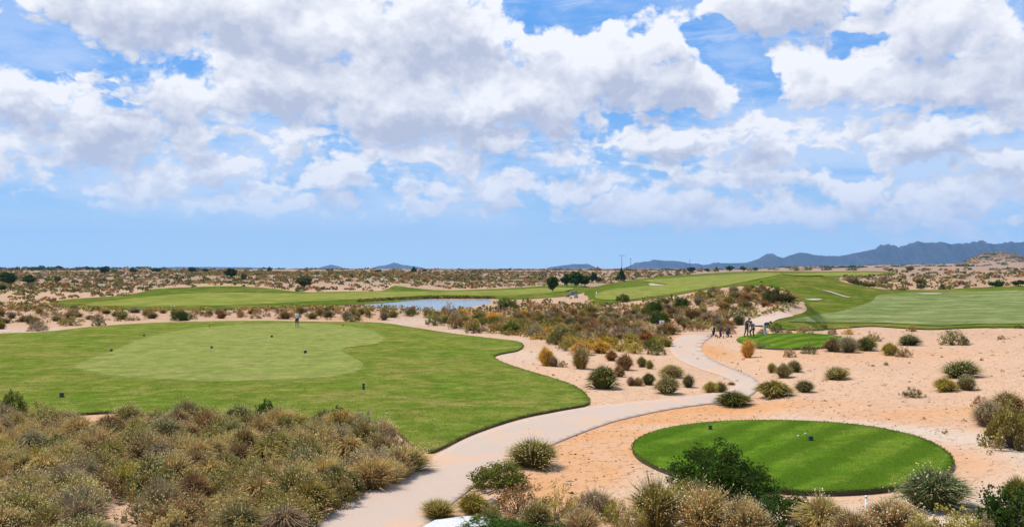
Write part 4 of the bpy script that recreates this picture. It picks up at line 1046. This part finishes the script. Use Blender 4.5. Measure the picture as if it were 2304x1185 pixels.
for px, py, off, lab in [(871, 931, .10, 'white golf ball on the lawn behind the scrub bed'), (1812, 977, .15, 'white golf ball just left of the black topped tee marker'),
                         (1796, 982, .15, 'white golf ball on the tee box, further from the marker'), (2063, 986, .02, 'white golf ball lying on sand beyond the tee box'),
                         (385, 690, .12, 'left white golf ball on the far left fairway'), (393, 690, .12, 'right white golf ball on the far left fairway')]:
    p = on_turf(px, py, off); r = .035 if py > 800 else .10
    mb = MB(); mb.ball((0, 0, r), r, 12); tag(mb.build('golf_ball', M_WHITE, loc=p), lab, 'golf ball')

# sign
def sign():
    p = at(1489, 741); e = empty('tee_sign', p); 
    mb = MB(); mb.box((0, 0, .58), (.46, .07, .62), bev=.02); mb.build('panel', M_WHITE, e, smooth=False)
    mb = MB(); mb.box((0, -.038, .62), (.12, .012, .24), bev=.004); mb.build('printed_mark', M_METAL, e, smooth=False)
    for sx in (-.16, .16):
        mb = MB(); mb.box((sx, 0, .13), (.05, .05, .36), bev=.008); mb.build('post', M_WOOD, e, smooth=False)
    tag(e, 'pale rectangular tee sign standing before the dark green shrub', 'sign')
sign()
p = at(1342, 667); mb = MB(); mb.tube([(0, 0, -.1), (0, 0, 1.0)], [.12, .10], 8); tag(mb.build('marker_post', M_WHITE, loc=p), 'tiny white post on the fairway right of the rock pile', 'post')

# people
M_SKIN = plain('skin', (.42, .25, .17), .6, 0, .06); M_HAIR = plain('dark_hair', (.02, .015, .012), .7)
def cloth(name, c): return plain(name, c, .85, 0, .15, 12)
def person(loc, rz, shirt, legs, shoes, pose, label, cap=None, long_legs=True, club=None):
    J = dict(pel=(0, 0, .93), sp=(0, .01, 1.12), ch=(0, .02, 1.34), nk=(0, .02, 1.49), h1=(0, .0, 1.57), h2=(0, -.01, 1.68),
             sL=(.17, .02, 1.42), eL=(.25, .0, 1.14), wL=(.24, -.10, .92), sR=(-.17, .02, 1.42), eR=(-.25, .0, 1.14), wR=(-.24, -.10, .92),
             hL=(.10, 0, .90), kL=(.12, -.03, .49), aL=(.12, .03, .09), tL=(.13, -.14, .04), hR=(-.10, 0, .90), kR=(-.12, -.03, .49), aR=(-.12, .03, .09), tR=(-.13, -.14, .04))
    J.update(pose)
    Rd = dict(pel=.135, sp=.125, ch=.15, nk=.055, h1=.085, h2=.095, sL=.065, eL=.045, wL=.03, sR=.065, eR=.045, wR=.03, hL=.095, kL=.062, aL=.045, tL=.035, hR=.095, kR=.062, aR=.045, tR=.035)
    Rd = {k: v * 1.15 for k, v in Rd.items()}
    E = [('pel', 'sp'), ('sp', 'ch'), ('ch', 'nk'), ('nk', 'h1'), ('h1', 'h2'), ('ch', 'sL'), ('sL', 'eL'), ('eL', 'wL'), ('ch', 'sR'), ('sR', 'eR'), ('eR', 'wR'),
         ('pel', 'hL'), ('hL', 'kL'), ('kL', 'aL'), ('aL', 'tL'), ('pel', 'hR'), ('hR', 'kR'), ('kR', 'aR'), ('aR', 'tR')]
    names = list(J); verts = [Vector(J[n]) for n in names]; rad = [Rd[n] for n in names]; edges = [(names.index(a), names.index(b)) for a, b in E]
    for s in 'LR':      # palm and five fingers
        w = Vector(J['w' + s]); d = (w - Vector(J['e' + s])).normalized(); side = d.cross(Vector((0, 1, 0)) if abs(d.y) < .8 else Vector((1, 0, 0))).normalized(); nrm = d.cross(side)
        pi_ = len(verts); verts.append(w + d * .055); rad.append(.026); edges.append((names.index('w' + s), pi_))
        for k, L in zip((-1.5, -.5, .5, 1.5), (.055, .068, .072, .060)):
            a = len(verts); verts.append(w + d * .10 + side * k * .020); rad.append(.010); edges.append((pi_, a))
            verts.append(w + d * (.10 + L * .8) + side * k * .021 + nrm * L * .5); rad.append(.008); edges.append((a, a + 1))
        a = len(verts); verts.append(w + d * .05 + side * .045); rad.append(.011); edges.append((pi_, a)); verts.append(w + d * .085 + side * .055 + nrm * .03); rad.append(.009); edges.append((a, a + 1))
    me = bpy.data.meshes.new('body'); me.from_pydata([tuple(v) for v in verts], edges, [])
    tmp = bpy.data.objects.new('tmp', me); COL.objects.link(tmp)
    sk = tmp.modifiers.new('s', 'SKIN'); tmp.modifiers.new('u', 'SUBSURF').levels = 1; sk.use_smooth_shade = True
    for i, v in enumerate(me.skin_vertices[0].data): v.radius = (rad[i], rad[i]); v.use_root = (i == 0)
    dg = bpy.context.evaluated_depsgraph_get(); bm_ = bpy.data.meshes.new_from_object(tmp.evaluated_get(dg)); bpy.data.objects.remove(tmp)
    for p_ in bm_.polygons: p_.use_smooth = True
    bm_.name = 'person'; bm_.materials.clear()
    o = link('person', bm_, [M_SKIN, shirt, legs, shoes]); o.location = loc; o.rotation_euler = (0, 0, rz)
    # nearest bone decides the garment
    seg = [(Vector(J[a]), Vector(J[b]), a, b) for a, b in E]
    for pl in bm_.polygons:
        c = pl.center; best = None
        for a, b, na, nb in seg:
            ab = b - a; t_ = max(0, min(1, (c - a).dot(ab) / ab.length_squared)); d = (c - a - ab * t_).length
            if best is None or d < best[0]: best = (d, na, nb, t_)
        _, na, nb, t_ = best; mi = 0
        if nb in ('sp', 'ch', 'sL', 'sR'): mi = 1 if not (nb == 'sp' and t_ < .35) else 2
        elif nb in ('eL', 'eR'): mi = 1 if t_ < .75 else 0
        elif nb in ('hL', 'hR'): mi = 2
        elif nb in ('kL', 'kR'): mi = 2 if (long_legs or t_ < .85) else 0
        elif nb in ('aL', 'aR'): mi = 2 if long_legs else (3 if t_ > .8 else 0)
        elif nb in ('tL', 'tR'): mi = 3
        elif nb == 'nk' and t_ < .5: mi = 1
        pl.material_index = mi
    h = Vector(J['h2']); up = (h - Vector(J['h1'])).normalized()
    mb = MB(); mb.ball(tuple(h + up * .035 + Vector((0, .015, 0))), (.098, .108, .085), 14); mb.build('hair', M_HAIR if not cap else cap, o)
    fw = Vector((0, -1, 0)) - up * up.dot(Vector((0, -1, 0))); fw.normalize(); sd = up.cross(fw)
    mb = MB(); mb.tube([tuple(h + fw * .085 - up * .005), tuple(h + fw * .115 - up * .03)], [.010, .016], 6); mb.build('nose', M_SKIN, o)
    for s in (-1, 1):
        mb = MB(); mb.ball(tuple(h + fw * .088 + sd * s * .032 + up * .008), .010, 8); mb.build('eye', M_BLACK, o)
        mb = MB(); mb.ball(tuple(h + sd * s * .095 - up * .01), (.015, .02, .028), 8); mb.build('ear', M_SKIN, o)
    mb = MB(); mb.ball(tuple(h + fw * .090 - up * .055), (.022, .008, .007), 8); mb.build('mouth', plain('lips', (.35, .12, .10)), o)
    if cap:
        mb = MB(); mb.tube([tuple(h + fw * .06 + up * .05), tuple(h + fw * .17 + up * .045)], [.07, .045], 10); mb.build('cap_brim', cap, o)
    tag(o, label, 'person'); return o
def golf_club(p, a, b, label):
    e = empty('golf_club', p); mb = MB(); mb.tube([a, b], [.012, .008], 6); mb.build('shaft', M_METAL, e)
    a = Vector(a); b = Vector(b); d = (b - a).normalized()
    mb = MB(); mb.tube([tuple(a), tuple(a + d * .25)], [.016, .016], 8); mb.build('grip', M_BLACK, e)
    mb = MB(); mb.ball(tuple(b + Vector((.03, -.02, 0))), (.055, .03, .025), 8); mb.build('club_head', M_METAL, e)
    tag(e, label, 'golf club')
pg = on_turf(668, 737, .115)
person(pg, 2.9, cloth('pale_shirt', (.62, .60, .70)), cloth('dark_shorts', (.03, .03, .045)), cloth('white_shoes', (.6, .6, .6)),
       dict(wL=(.08, -.30, .86), eL=(.24, -.08, 1.14), wR=(-.02, -.31, .80), eR=(-.24, -.08, 1.12), h1=(0, -.05, 1.56), h2=(0, -.09, 1.66), nk=(0, -.01, 1.49)),
       'person in a pale shirt and dark shorts putting at the back of the green', long_legs=False)
cr = Vector((0, 0, 0))
golf_club(pg, (math.sin(2.9) * .30, -math.cos(2.9) * .30, .88), (math.sin(2.9) * .52, -math.cos(2.9) * .52, .03), 'putter held by the person on the putting green')
g1 = on_turf(1680, 757.5, .13); g2 = on_turf(1693, 757.5, .13); g3 = on_turf(1722, 754, .10)
person(g1, .6, cloth('charcoal_shirt', (.05, .05, .05)), cloth('grey_green_trousers', (.10, .12, .09)), cloth('dark_shoes', (.03, .03, .03)),
       dict(ch=(0, -.12, 1.30), sp=(0, -.03, 1.10), nk=(0, -.19, 1.42), h1=(0, -.24, 1.49), h2=(0, -.30, 1.58), sL=(.17, -.12, 1.37), sR=(-.17, -.12, 1.37), eL=(.20, -.36, 1.22), wL=(.05, -.52, 1.30), eR=(-.20, -.36, 1.20), wR=(-.03, -.52, 1.24),
            aR=(-.22, .10, .09), tR=(-.24, -.07, .04), kR=(-.17, -.02, .49)), 'golfer in charcoal leaning forward on the small tee', cap=M_BLACK)
golf_club(g1, (math.sin(.6) * .5, -math.cos(.6) * .5, 1.2), (-.18, -.55, 2.02), 'golf club raised by the golfer in charcoal')
person(g2, -.7, cloth('purple_jumper', (.16, .13, .22)), cloth('black_trousers', (.02, .02, .03)), cloth('dark_shoes', (.03, .03, .03)),
       dict(pel=(0, .12, .74), sp=(0, .04, .88), ch=(0, -.10, 1.02), nk=(0, -.18, 1.12), h1=(0, -.22, 1.19), h2=(0, -.27, 1.29), sL=(.17, -.10, 1.08), sR=(-.17, -.10, 1.08), eL=(.20, -.24, .84), wL=(.12, -.42, .72), eR=(-.20, -.24, .84), wR=(-.12, -.42, .72),
            hL=(.10, .12, .72), hR=(-.10, .12, .72), kL=(.15, -.18, .42), kR=(-.15, -.18, .42), aL=(.13, .02, .09), aR=(-.13, .02, .09)), 'crouching golfer in a purple jumper between two standing golfers')
person(g3, .9, cloth('dark_blue_shirt', (.03, .04, .06)), cloth('white_trousers', (.6, .58, .55)), cloth('white_shoes', (.6, .6, .6)),
       dict(pel=(0, .12, .88), sp=(0, 0, 1.0), ch=(0, -.20, 1.08), nk=(0, -.32, 1.12), h1=(0, -.39, 1.14), h2=(0, -.47, 1.17), sL=(.17, -.20, 1.06), sR=(-.17, -.20, 1.06), eL=(.20, -.30, .80), wL=(.14, -.42, .60), eR=(-.20, -.30, .80), wR=(-.12, -.42, .58),
            hL=(.10, .10, .86), hR=(-.10, .10, .86), kL=(.13, .02, .48), kR=(-.13, .02, .48)), 'rightmost golfer bending down in a dark shirt and white trousers', cap=M_BLACK)

def trolley(px, py, rz, bagc, label):
    p = at(px, py); e = empty('golf_trolley', p, rz); B = cloth('bag_fabric', bagc)
    bag = MB(); bag.tube([(0, .10, .16), (0, .0, .55), (0, -.10, .98)], [.12, .135, .14], 12); bo = bag.build('golf_bag', B, e)
    mb = MB(); mb.tube([(0, -.095, .96), (0, -.115, 1.02)], [.150, .150], 12); mb.build('bag_rim', M_BLACK, bo)
    mb = MB(); mb.box((0, .16, .5), (.2, .09, .36), bev=.03); mb.build('bag_pocket', B, bo)
    for k in range(5):
        mb = MB(); a = k * 1.25; x, y = math.cos(a) * .07, math.sin(a) * .07 - .1
        mb.tube([(x, y, .98), (x * 1.3, y - .03, 1.15 + .03 * (k % 3))], .010, 5); mb.ball((x * 1.3, y - .03, 1.19 + .03 * (k % 3)), (.03, .045, .035), 8); mb.build('golf_club_end', M_METAL if k % 2 else M_BLACK, bo)
    mb = MB(); mb.tube([(0, .16, .12), (0, -.02, .9), (0, .45, 1.05)], .016, 6); mb.tube([(-.30, .05, .15), (.30, .05, .15)], .012, 6); mb.tube([(0, .16, .12), (0, -.35, .14)], .014, 6); mb.build('frame', M_METAL, e)
    for s in (-1, 1):
        w = MB(); w.tube([(s * .30, .05, .15), (s * .345, .05, .15)], .15, 18); wo = w.build('wheel', M_BLACK, e)
        w = MB(); w.tube([(s * .29, .05, .15), (s * .355, .05, .15)], .085, 12); w.build('hub', M_WHITE, wo)
    w = MB(); w.tube([(-.02, -.36, .10), (.02, -.36, .10)], .10, 14); w.build('front_wheel', M_BLACK, e)
    e.scale = (.8, .8, .8)
    tag(e, label, 'golf trolley', 'golf trolleys parked beside the path')
trolley(1606, 757, .4, (.02, .02, .025), 'leftmost golf trolley with a black bag beside the path')
trolley(1621, 760, -.5, (.10, .03, .05), 'middle golf trolley with a dark red bag beside the path')
trolley(1638, 758, 1.2, (.03, .035, .02), 'rightmost golf trolley with a dark bag beside the path')

# ------------------------------------------------------------------ haze
def haze():
    m = bpy.data.materials.new('haze_air'); m.use_nodes = True; t = NT(m.node_tree); t.n.clear()
    v = t.new('ShaderNodeVolumePrincipled'); o = t.new('ShaderNodeOutputMaterial'); t.l.new(v.outputs[0], o.inputs['Volume'])
    v.inputs['Color'].default_value = (.28, .57, 1.0, 1); v.inputs['Density'].default_value = 5.5e-5; v.inputs['Anisotropy'].default_value = .1
    mb = MB(); X, Y0, Y1, Z0, Z1 = 13600, -13600, 13600, -14, 520
    mb.v = [(-X, Y0, Z0), (X, Y0, Z0), (X, Y1, Z0), (-X, Y1, Z0), (-X, Y0, Z1), (X, Y0, Z1), (X, Y1, Z1), (-X, Y1, Z1)]
    mb.f = [(0, 3, 2, 1), (4, 5, 6, 7), (0, 1, 5, 4), (1, 2, 6, 5), (2, 3, 7, 6), (3, 0, 4, 7)]; mb.m = [0] * 6
    o = mb.build('haze', m, smooth=False); tag(o, 'thin blue haze over the plain and the mountains', 'haze', kind='stuff')
HAZE = True
if HAZE: haze()

# ------------------------------------------------------------------ sky
def sky():
    w = bpy.data.worlds.new('World'); scene.world = w; w.use_nodes = True; t = NT(w.node_tree); t.n.clear()
    el = math.asin(SUN_DIR.z); az = math.atan2(SUN_DIR.x, SUN_DIR.y)
    s = t.new('ShaderNodeTexSky', sky_type='NISHITA'); s.sun_disc = False; s.sun_elevation = el; s.sun_rotation = az % (2 * math.pi)
    s.altitude = 300; s.air_density = 1.0; s.dust_density = .4; s.ozone_density = 2.5
    skyc = s.outputs[0]
    g = t.new('ShaderNodeTexCoord').outputs['Generated']
    sep = t.new('ShaderNodeSeparateXYZ'); t.l.new(g, sep.inputs[0]); X, Y, Z = sep.outputs
    hor = t.math('SQRT', t.math('ADD', t.math('MULTIPLY', X, X), t.math('MULTIPLY', Y, Y)))
    azn = t.math('ARCTAN2', X, Y); eln = t.math('ARCTAN2', Z, hor)
    # sky plane coordinates: azimuth and elevation in thousandths-of-a-radian style units (2.24 = F/1000)
    U = t.math('MULTIPLY', azn, F / 1000); V = t.math('MULTIPLY', eln, F / 1000)
    cb = t.new('ShaderNodeCombineXYZ'); t.l.new(U, cb.inputs[0]); t.l.new(V, cb.inputs[1]); P = cb.outputs[0]
    Pn = t.vmath('MULTIPLY', P, (1, 1.25, 1))
    def conv(px, py):
        a = math.atan((px - CX) / F) * F / 1000; e = math.atan((EYE - py) / F * math.cos(math.atan((px - CX) / F))) * F / 1000
        return a, e
    # mask group: coverage made of big soft lobes
    BL = [  # px, py, rx, ry, weight
     (400, 20, 500, 110, 1.0), (700, 60, 360, 150, 1.1), (960, 110, 260, 190, 1.1), (620, 190, 260, 110, 1.0), (900, 235, 330, 110, 1.05), (1150, 215, 330, 120, 1.05), (1330, 130, 260, 110, 1.0),
     (1490, 90, 110, 80, .9), (1540, 190, 190, 80, .95), (1080, 60, 120, 110, .9), (20, 225, 115, 75, 1.0), (205, 300, 150, 100, 1.1), (420, 230, 180, 90, .9), (100, 360, 160, 40, .6), (430, 340, 170, 60, .65),
     (1780, 20, 260, 90, 1.05), (2050, 60, 330, 110, 1.0), (1850, 170, 220, 90, .95), (2150, 190, 300, 110, 1.05), (2290, 260, 140, 60, .7),
     (2085, 325, 130, 62, 1.0), (2290, 368, 95, 48, .9), (1780, 335, 150, 62, .9), (1530, 325, 150, 50, .95), (1240, 350, 130, 40, .8), (960, 350, 120, 45, .8), (1100, 300, 320, 50, .6),
     (790, 405, 130, 40, .8), (350, 435, 110, 22, .75), (560, 455, 280, 28, .7), (420, 385, 170, 30, .6), (1620, 420, 200, 45, .75), (1880, 405, 120, 48, .9), (1230, 420, 330, 40, .7), (1460, 470, 330, 32, .6),
     (2200, 430, 200, 40, .75), (1900, 480, 400, 34, .62), (1050, 440, 200, 26, .55), (620, 378, 40, 14, .6), (2200, 520, 300, 22, .5), (-300, 250, 260, 160, 1), (2650, 200, 280, 180, 1)]
    grp = bpy.data.node_groups.new('cloud_mask', 'ShaderNodeTree')
    grp.interface.new_socket('P', in_out='INPUT', socket_type='NodeSocketVector'); grp.interface.new_socket('M', in_out='OUTPUT', socket_type='NodeSocketFloat')
    gt = NT(grp); gi = gt.new('NodeGroupInput'); go = gt.new('NodeGroupOutput'); acc = None
    for px, py, rx, ry, wt in BL:
        a, e = conv(px, py)
        q = gt.vmath('MULTIPLY_ADD', gi.outputs[0], (1000 / rx, 1000 / ry, 0), (-a * 1000 / rx, -e * 1000 / ry, 0))
        v = gt.math('MULTIPLY_ADD', gt.vmath('LENGTH', q), -wt, wt)
        if acc is None: acc = v
        else: acc = gt.math('SMOOTH_MAX', acc, v, .10)
    for px, py, rx, ry in ((1650, 105, 95, 85), (1600, 75, 75, 40), (1930, 103, 80, 22), (1260, 12, 190, 45), (50, 95, 110, 50), (165, 155, 120, 48), (615, 350, 150, 40), (1690, 190, 50, 55), (1890, 355, 80, 45), (2240, 335, 60, 40), (560, 425, 80, 16), (1500, 265, 240, 22), (1920, 240, 220, 20)):
        a, e = conv(px, py)
        q = gt.vmath('MULTIPLY_ADD', gi.outputs[0], (1000 / rx, 1000 / ry, 0), (-a * 1000 / rx, -e * 1000 / ry, 0))
        acc = gt.math('SUBTRACT', acc, gt.math('MAXIMUM', gt.math('MULTIPLY_ADD', gt.vmath('LENGTH', q), -1.1, 1.15), 0))
    gt.l.new(gt.math('MAXIMUM', acc, -1.0), go.inputs[0])
    warp = t.vmath('SUBTRACT', t.noise(Pn, 5.0, 4, .6, color=True, dim='2D'), (.5, .5, .5))
    Pw = t.vmath('MULTIPLY_ADD', warp, (.20, .12, 0), P)
    # general cover away from the lobes
    gen = t.ramp(t.noise(t.vmath('MULTIPLY', P, (1, 1.8, 1)), 2.6, 3, .5, dim='2D'), .42, .68, -.8, .75)
    out_l = t.ramp(t.math('ABSOLUTE', azn), .62, .80); out_v = t.ramp(eln, .30, .42)
    outer = t.math('MAXIMUM', out_l, out_v)
    el2 = t.math('MULTIPLY_ADD', azn, .035, eln); lowwin = t.math('ADD', t.ramp(eln, .13, .22, 0, 1.1), t.ramp(el2, .028, .058, 1.3, 0))
    def mask(off):
        n = t.new('ShaderNodeGroup'); n.node_tree = grp; t.l.new(t.vmath('ADD', Pw, off) if off != (0, 0, 0) else Pw, n.inputs[0])
        pl_ = t.vmath('MULTIPLY', t.vmath('ADD', Pw, off) if off != (0, 0, 0) else Pw, (1, 2.3, 1))
        puffs = t.math('SUBTRACT', t.math('MULTIPLY', t.math('SUBTRACT', t.noise(pl_, 6.5, 3, .55, dim='2D'), .425), 3.2), lowwin)
        gsum = t.math('SMOOTH_MAX', n.outputs[0], puffs, .10)
        mm = t.new('ShaderNodeMix', data_type='FLOAT'); t.put(mm.inputs[0], outer); t.put(mm.inputs[2], gsum); t.put(mm.inputs[3], gen); return mm.outputs[0]
    finew = t.ramp(eln, .10, .26, .75, .38)
    def detail(off, dl=8):
        q = t.vmath('ADD', Pn, off) if off != (0, 0, 0) else Pn
        n1 = t.noise(q, 9.0, dl, .58, .25, dim='2D')
        vo = t.new('ShaderNodeTexVoronoi', voronoi_dimensions='2D', feature='F1'); t.put(vo.inputs['Vector'], t.vmath('MULTIPLY_ADD', warp, (.10, .10, 0), q))
        vo.inputs['Scale'].default_value = 15; vo.inputs['Detail'].default_value = 2.5 if dl > 5 else 1; vo.inputs['Roughness'].default_value = .55
        b = t.math('SUBTRACT', .45, vo.outputs['Distance'])
        if dl >= 4: n1 = t.math('MULTIPLY_ADD', t.math('SUBTRACT', t.noise(q, 24.0, max(2, dl - 3), .6, dim='2D'), .5), finew, n1)
        return t.math('MULTIPLY_ADD', t.math('SUBTRACT', n1, .5), 1.35, t.math('MULTIPLY', b, .50))
    def dens(off, dl):
        return t.math('ADD', t.math('MULTIPLY_ADD', mask(off), 1.12, .06), detail(off, dl))
    d0 = dens((0, 0, 0), 9)
    T = None
    sx = -.20
    for st, wgt, dl in ((.012, 1.0, 5), (.045, 1.3, 4), (.085, 1.2, 2)):
        dd = dens((sx * st, st, 0), dl); dmid = dd if st == .045 else (None if T is None else dmid)
        d = t.math('MULTIPLY', t.math('MAXIMUM', dd, 0), wgt); T = d if T is None else t.math('ADD', T, d)
    big = t.noise(Pn, 3.6, 3, .5, dim='2D'); bigup = t.noise(t.vmath('ADD', Pn, (-.012, .055, 0)), 3.6, 3, .5, dim='2D')
    grad = t.math('ADD', t.math('SUBTRACT', d0, dmid), t.math('MULTIPLY', t.math('SUBTRACT', big, bigup), 1.6))
    lit = t.math('EXPONENT', t.math('MULTIPLY', T, -.55))
    lit = t.math('ADD', t.math('MULTIPLY', lit, .60), t.ramp(grad, -.75, .75, 0, .60, False))
    lit = t.math('ADD', lit, t.ramp(t.noise(Pn, 16, 6, .6, dim='2D'), .35, .7, -.08, .10))
    alpha = t.ramp(d0, t.ramp(eln, .10, .24, -.20, -.10), t.ramp(eln, .10, .24, .42, .30))
    # shaded bases and sunlit crowns of the single clouds, painted in as blobs
    for lst, sg in ((((570, 95, 190, 65), (990, 115, 240, 70), (1010, 290, 300, 50), (1420, 215, 210, 60), (215, 330, 140, 60), (345, 262, 90, 55), (2170, 165, 210, 75), (1740, 55, 170, 70), (40, 240, 80, 50), (620, 235, 160, 40),
                      (200, 30, 150, 60), (1540, 355, 110, 25), (1740, 370, 90, 25), (2080, 360, 110, 25), (1100, 365, 160, 18), (2270, 395, 90, 20), (1330, 410, 160, 20)), -1),
                    (((470, 150, 200, 40), (780, 90, 110, 50), (920, 40, 80, 40), (1200, 70, 120, 50), (1480, 60, 110, 45), (1640, 165, 80, 50), (1120, 215, 200, 45), (200, 240, 130, 45), (50, 175, 80, 40), (1900, 150, 190, 45), (1550, 305, 110, 30),
                      (1760, 310, 100, 28), (2110, 290, 90, 35), (820, 385, 90, 22), (1860, 385, 110, 26), (610, 285, 120, 25), (1310, 130, 100, 50)), 1)):
        for px, py, rx, ry in lst:
            a, e = conv(px, py); q = t.vmath('MULTIPLY_ADD', Pw, (1000 / rx, 1000 / ry, 0), (-a * 1000 / rx, -e * 1000 / ry, 0))
            v = t.math('SUBTRACT', 1.15, t.vmath('LENGTH', q)); v = t.math('MAXIMUM', v, 0)
            lit = t.math('MULTIPLY_ADD', v, .36 * sg if sg < 0 else .42, lit)
    core = t.mix(t.ramp(lit, .0, .88, 0, 1, False), (5.4, 5.85, 7.3), (10.0, 10.05, 10.4))
    # thin veil streaks in the blue
    st = t.noise(t.vmath('MULTIPLY', P, (1.0, 5.0, 1)), 5.0, 8, .66, .4, dim='2D')
    veil = t.math('MAXIMUM', t.ramp(st, .42, .76, 0, .42), t.math('MULTIPLY', t.ramp(t.noise(t.vmath('MULTIPLY', P, (1.0, 3.0, 1)), 2.2, 6, .6, dim='2D'), .38, .60), t.ramp(eln, .26, .14, .25, .50)))
    veil = t.math('MULTIPLY', veil, t.ramp(eln, .0, .09))
    # colour of the clear sky, kept pale and blue near the horizon
    hs = t.new('ShaderNodeHueSaturation'); hs.inputs['Hue'].default_value = .505; hs.inputs['Saturation'].default_value = 1.25; hs.inputs['Value'].default_value = 1.0; t.l.new(skyc, hs.inputs['Color'])
    low = t.ramp(eln, .0, .22, 1, 0, True)
    clear = t.mix(t.math('MULTIPLY', low, .85), t.mix(.75, hs.outputs[0], (1.35, 4.3, 10.1)), (4.5, 7.3, 10.4))
    clear = t.mix(t.ramp(eln, .0, .085, 1, 0), clear, (6.1, 8.8, 11.3))
    c = t.mix(veil, clear, (8.8, 9.4, 10.6))
    # far clouds fade into the low air
    alpha = t.math('MULTIPLY', alpha, t.ramp(el2, .015, .075, .35, 1))
    core2 = t.mix(t.ramp(eln, .03, .13, .40, 0), core, (7.2, 8.4, 10.4))
    c = t.mix(alpha, c, core2)
    bg = t.new('ShaderNodeBackground'); bg.inputs[1].default_value = .1; t.l.new(c, bg.inputs[0])
    o = t.new('ShaderNodeOutputWorld'); t.l.new(bg.outputs[0], o.inputs[0])
    w.cycles.sampling_method = 'MANUAL'; w.cycles.sample_map_resolution = 256
sky()

sl = bpy.data.lights.new('sun', 'SUN'); sl.energy = 4.8; sl.angle = math.radians(.53); sl.color = (1, .945, .86)
so = bpy.data.objects.new('sun', sl); COL.objects.link(so); so.rotation_euler = SUN_DIR.to_track_quat('Z', 'Y').to_euler()

cam = bpy.data.cameras.new('camera'); co = bpy.data.objects.new('camera', cam); COL.objects.link(co); scene.camera = co
co.location = (0, 0, CAMZ); co.rotation_euler = (math.pi / 2 + PITCH, 0, 0)
cam.sensor_width = 36; cam.lens = 36 * F / 2304; cam.clip_start = .1; cam.clip_end = 60000
vs_ = scene.view_settings; vs_.view_transform = 'Standard'; vs_.look = 'None'; vs_.exposure = 0; vs_.gamma = 1
cy = scene.cycles; cy.max_bounces = 5; cy.diffuse_bounces = 2; cy.transmission_bounces = 2; cy.glossy_bounces = 2; cy.transparent_max_bounces = 4; cy.volume_bounces = 0
cy.caustics_reflective = False; cy.caustics_refractive = False; cy.use_denoising = True
print('objects', len(scene.objects))
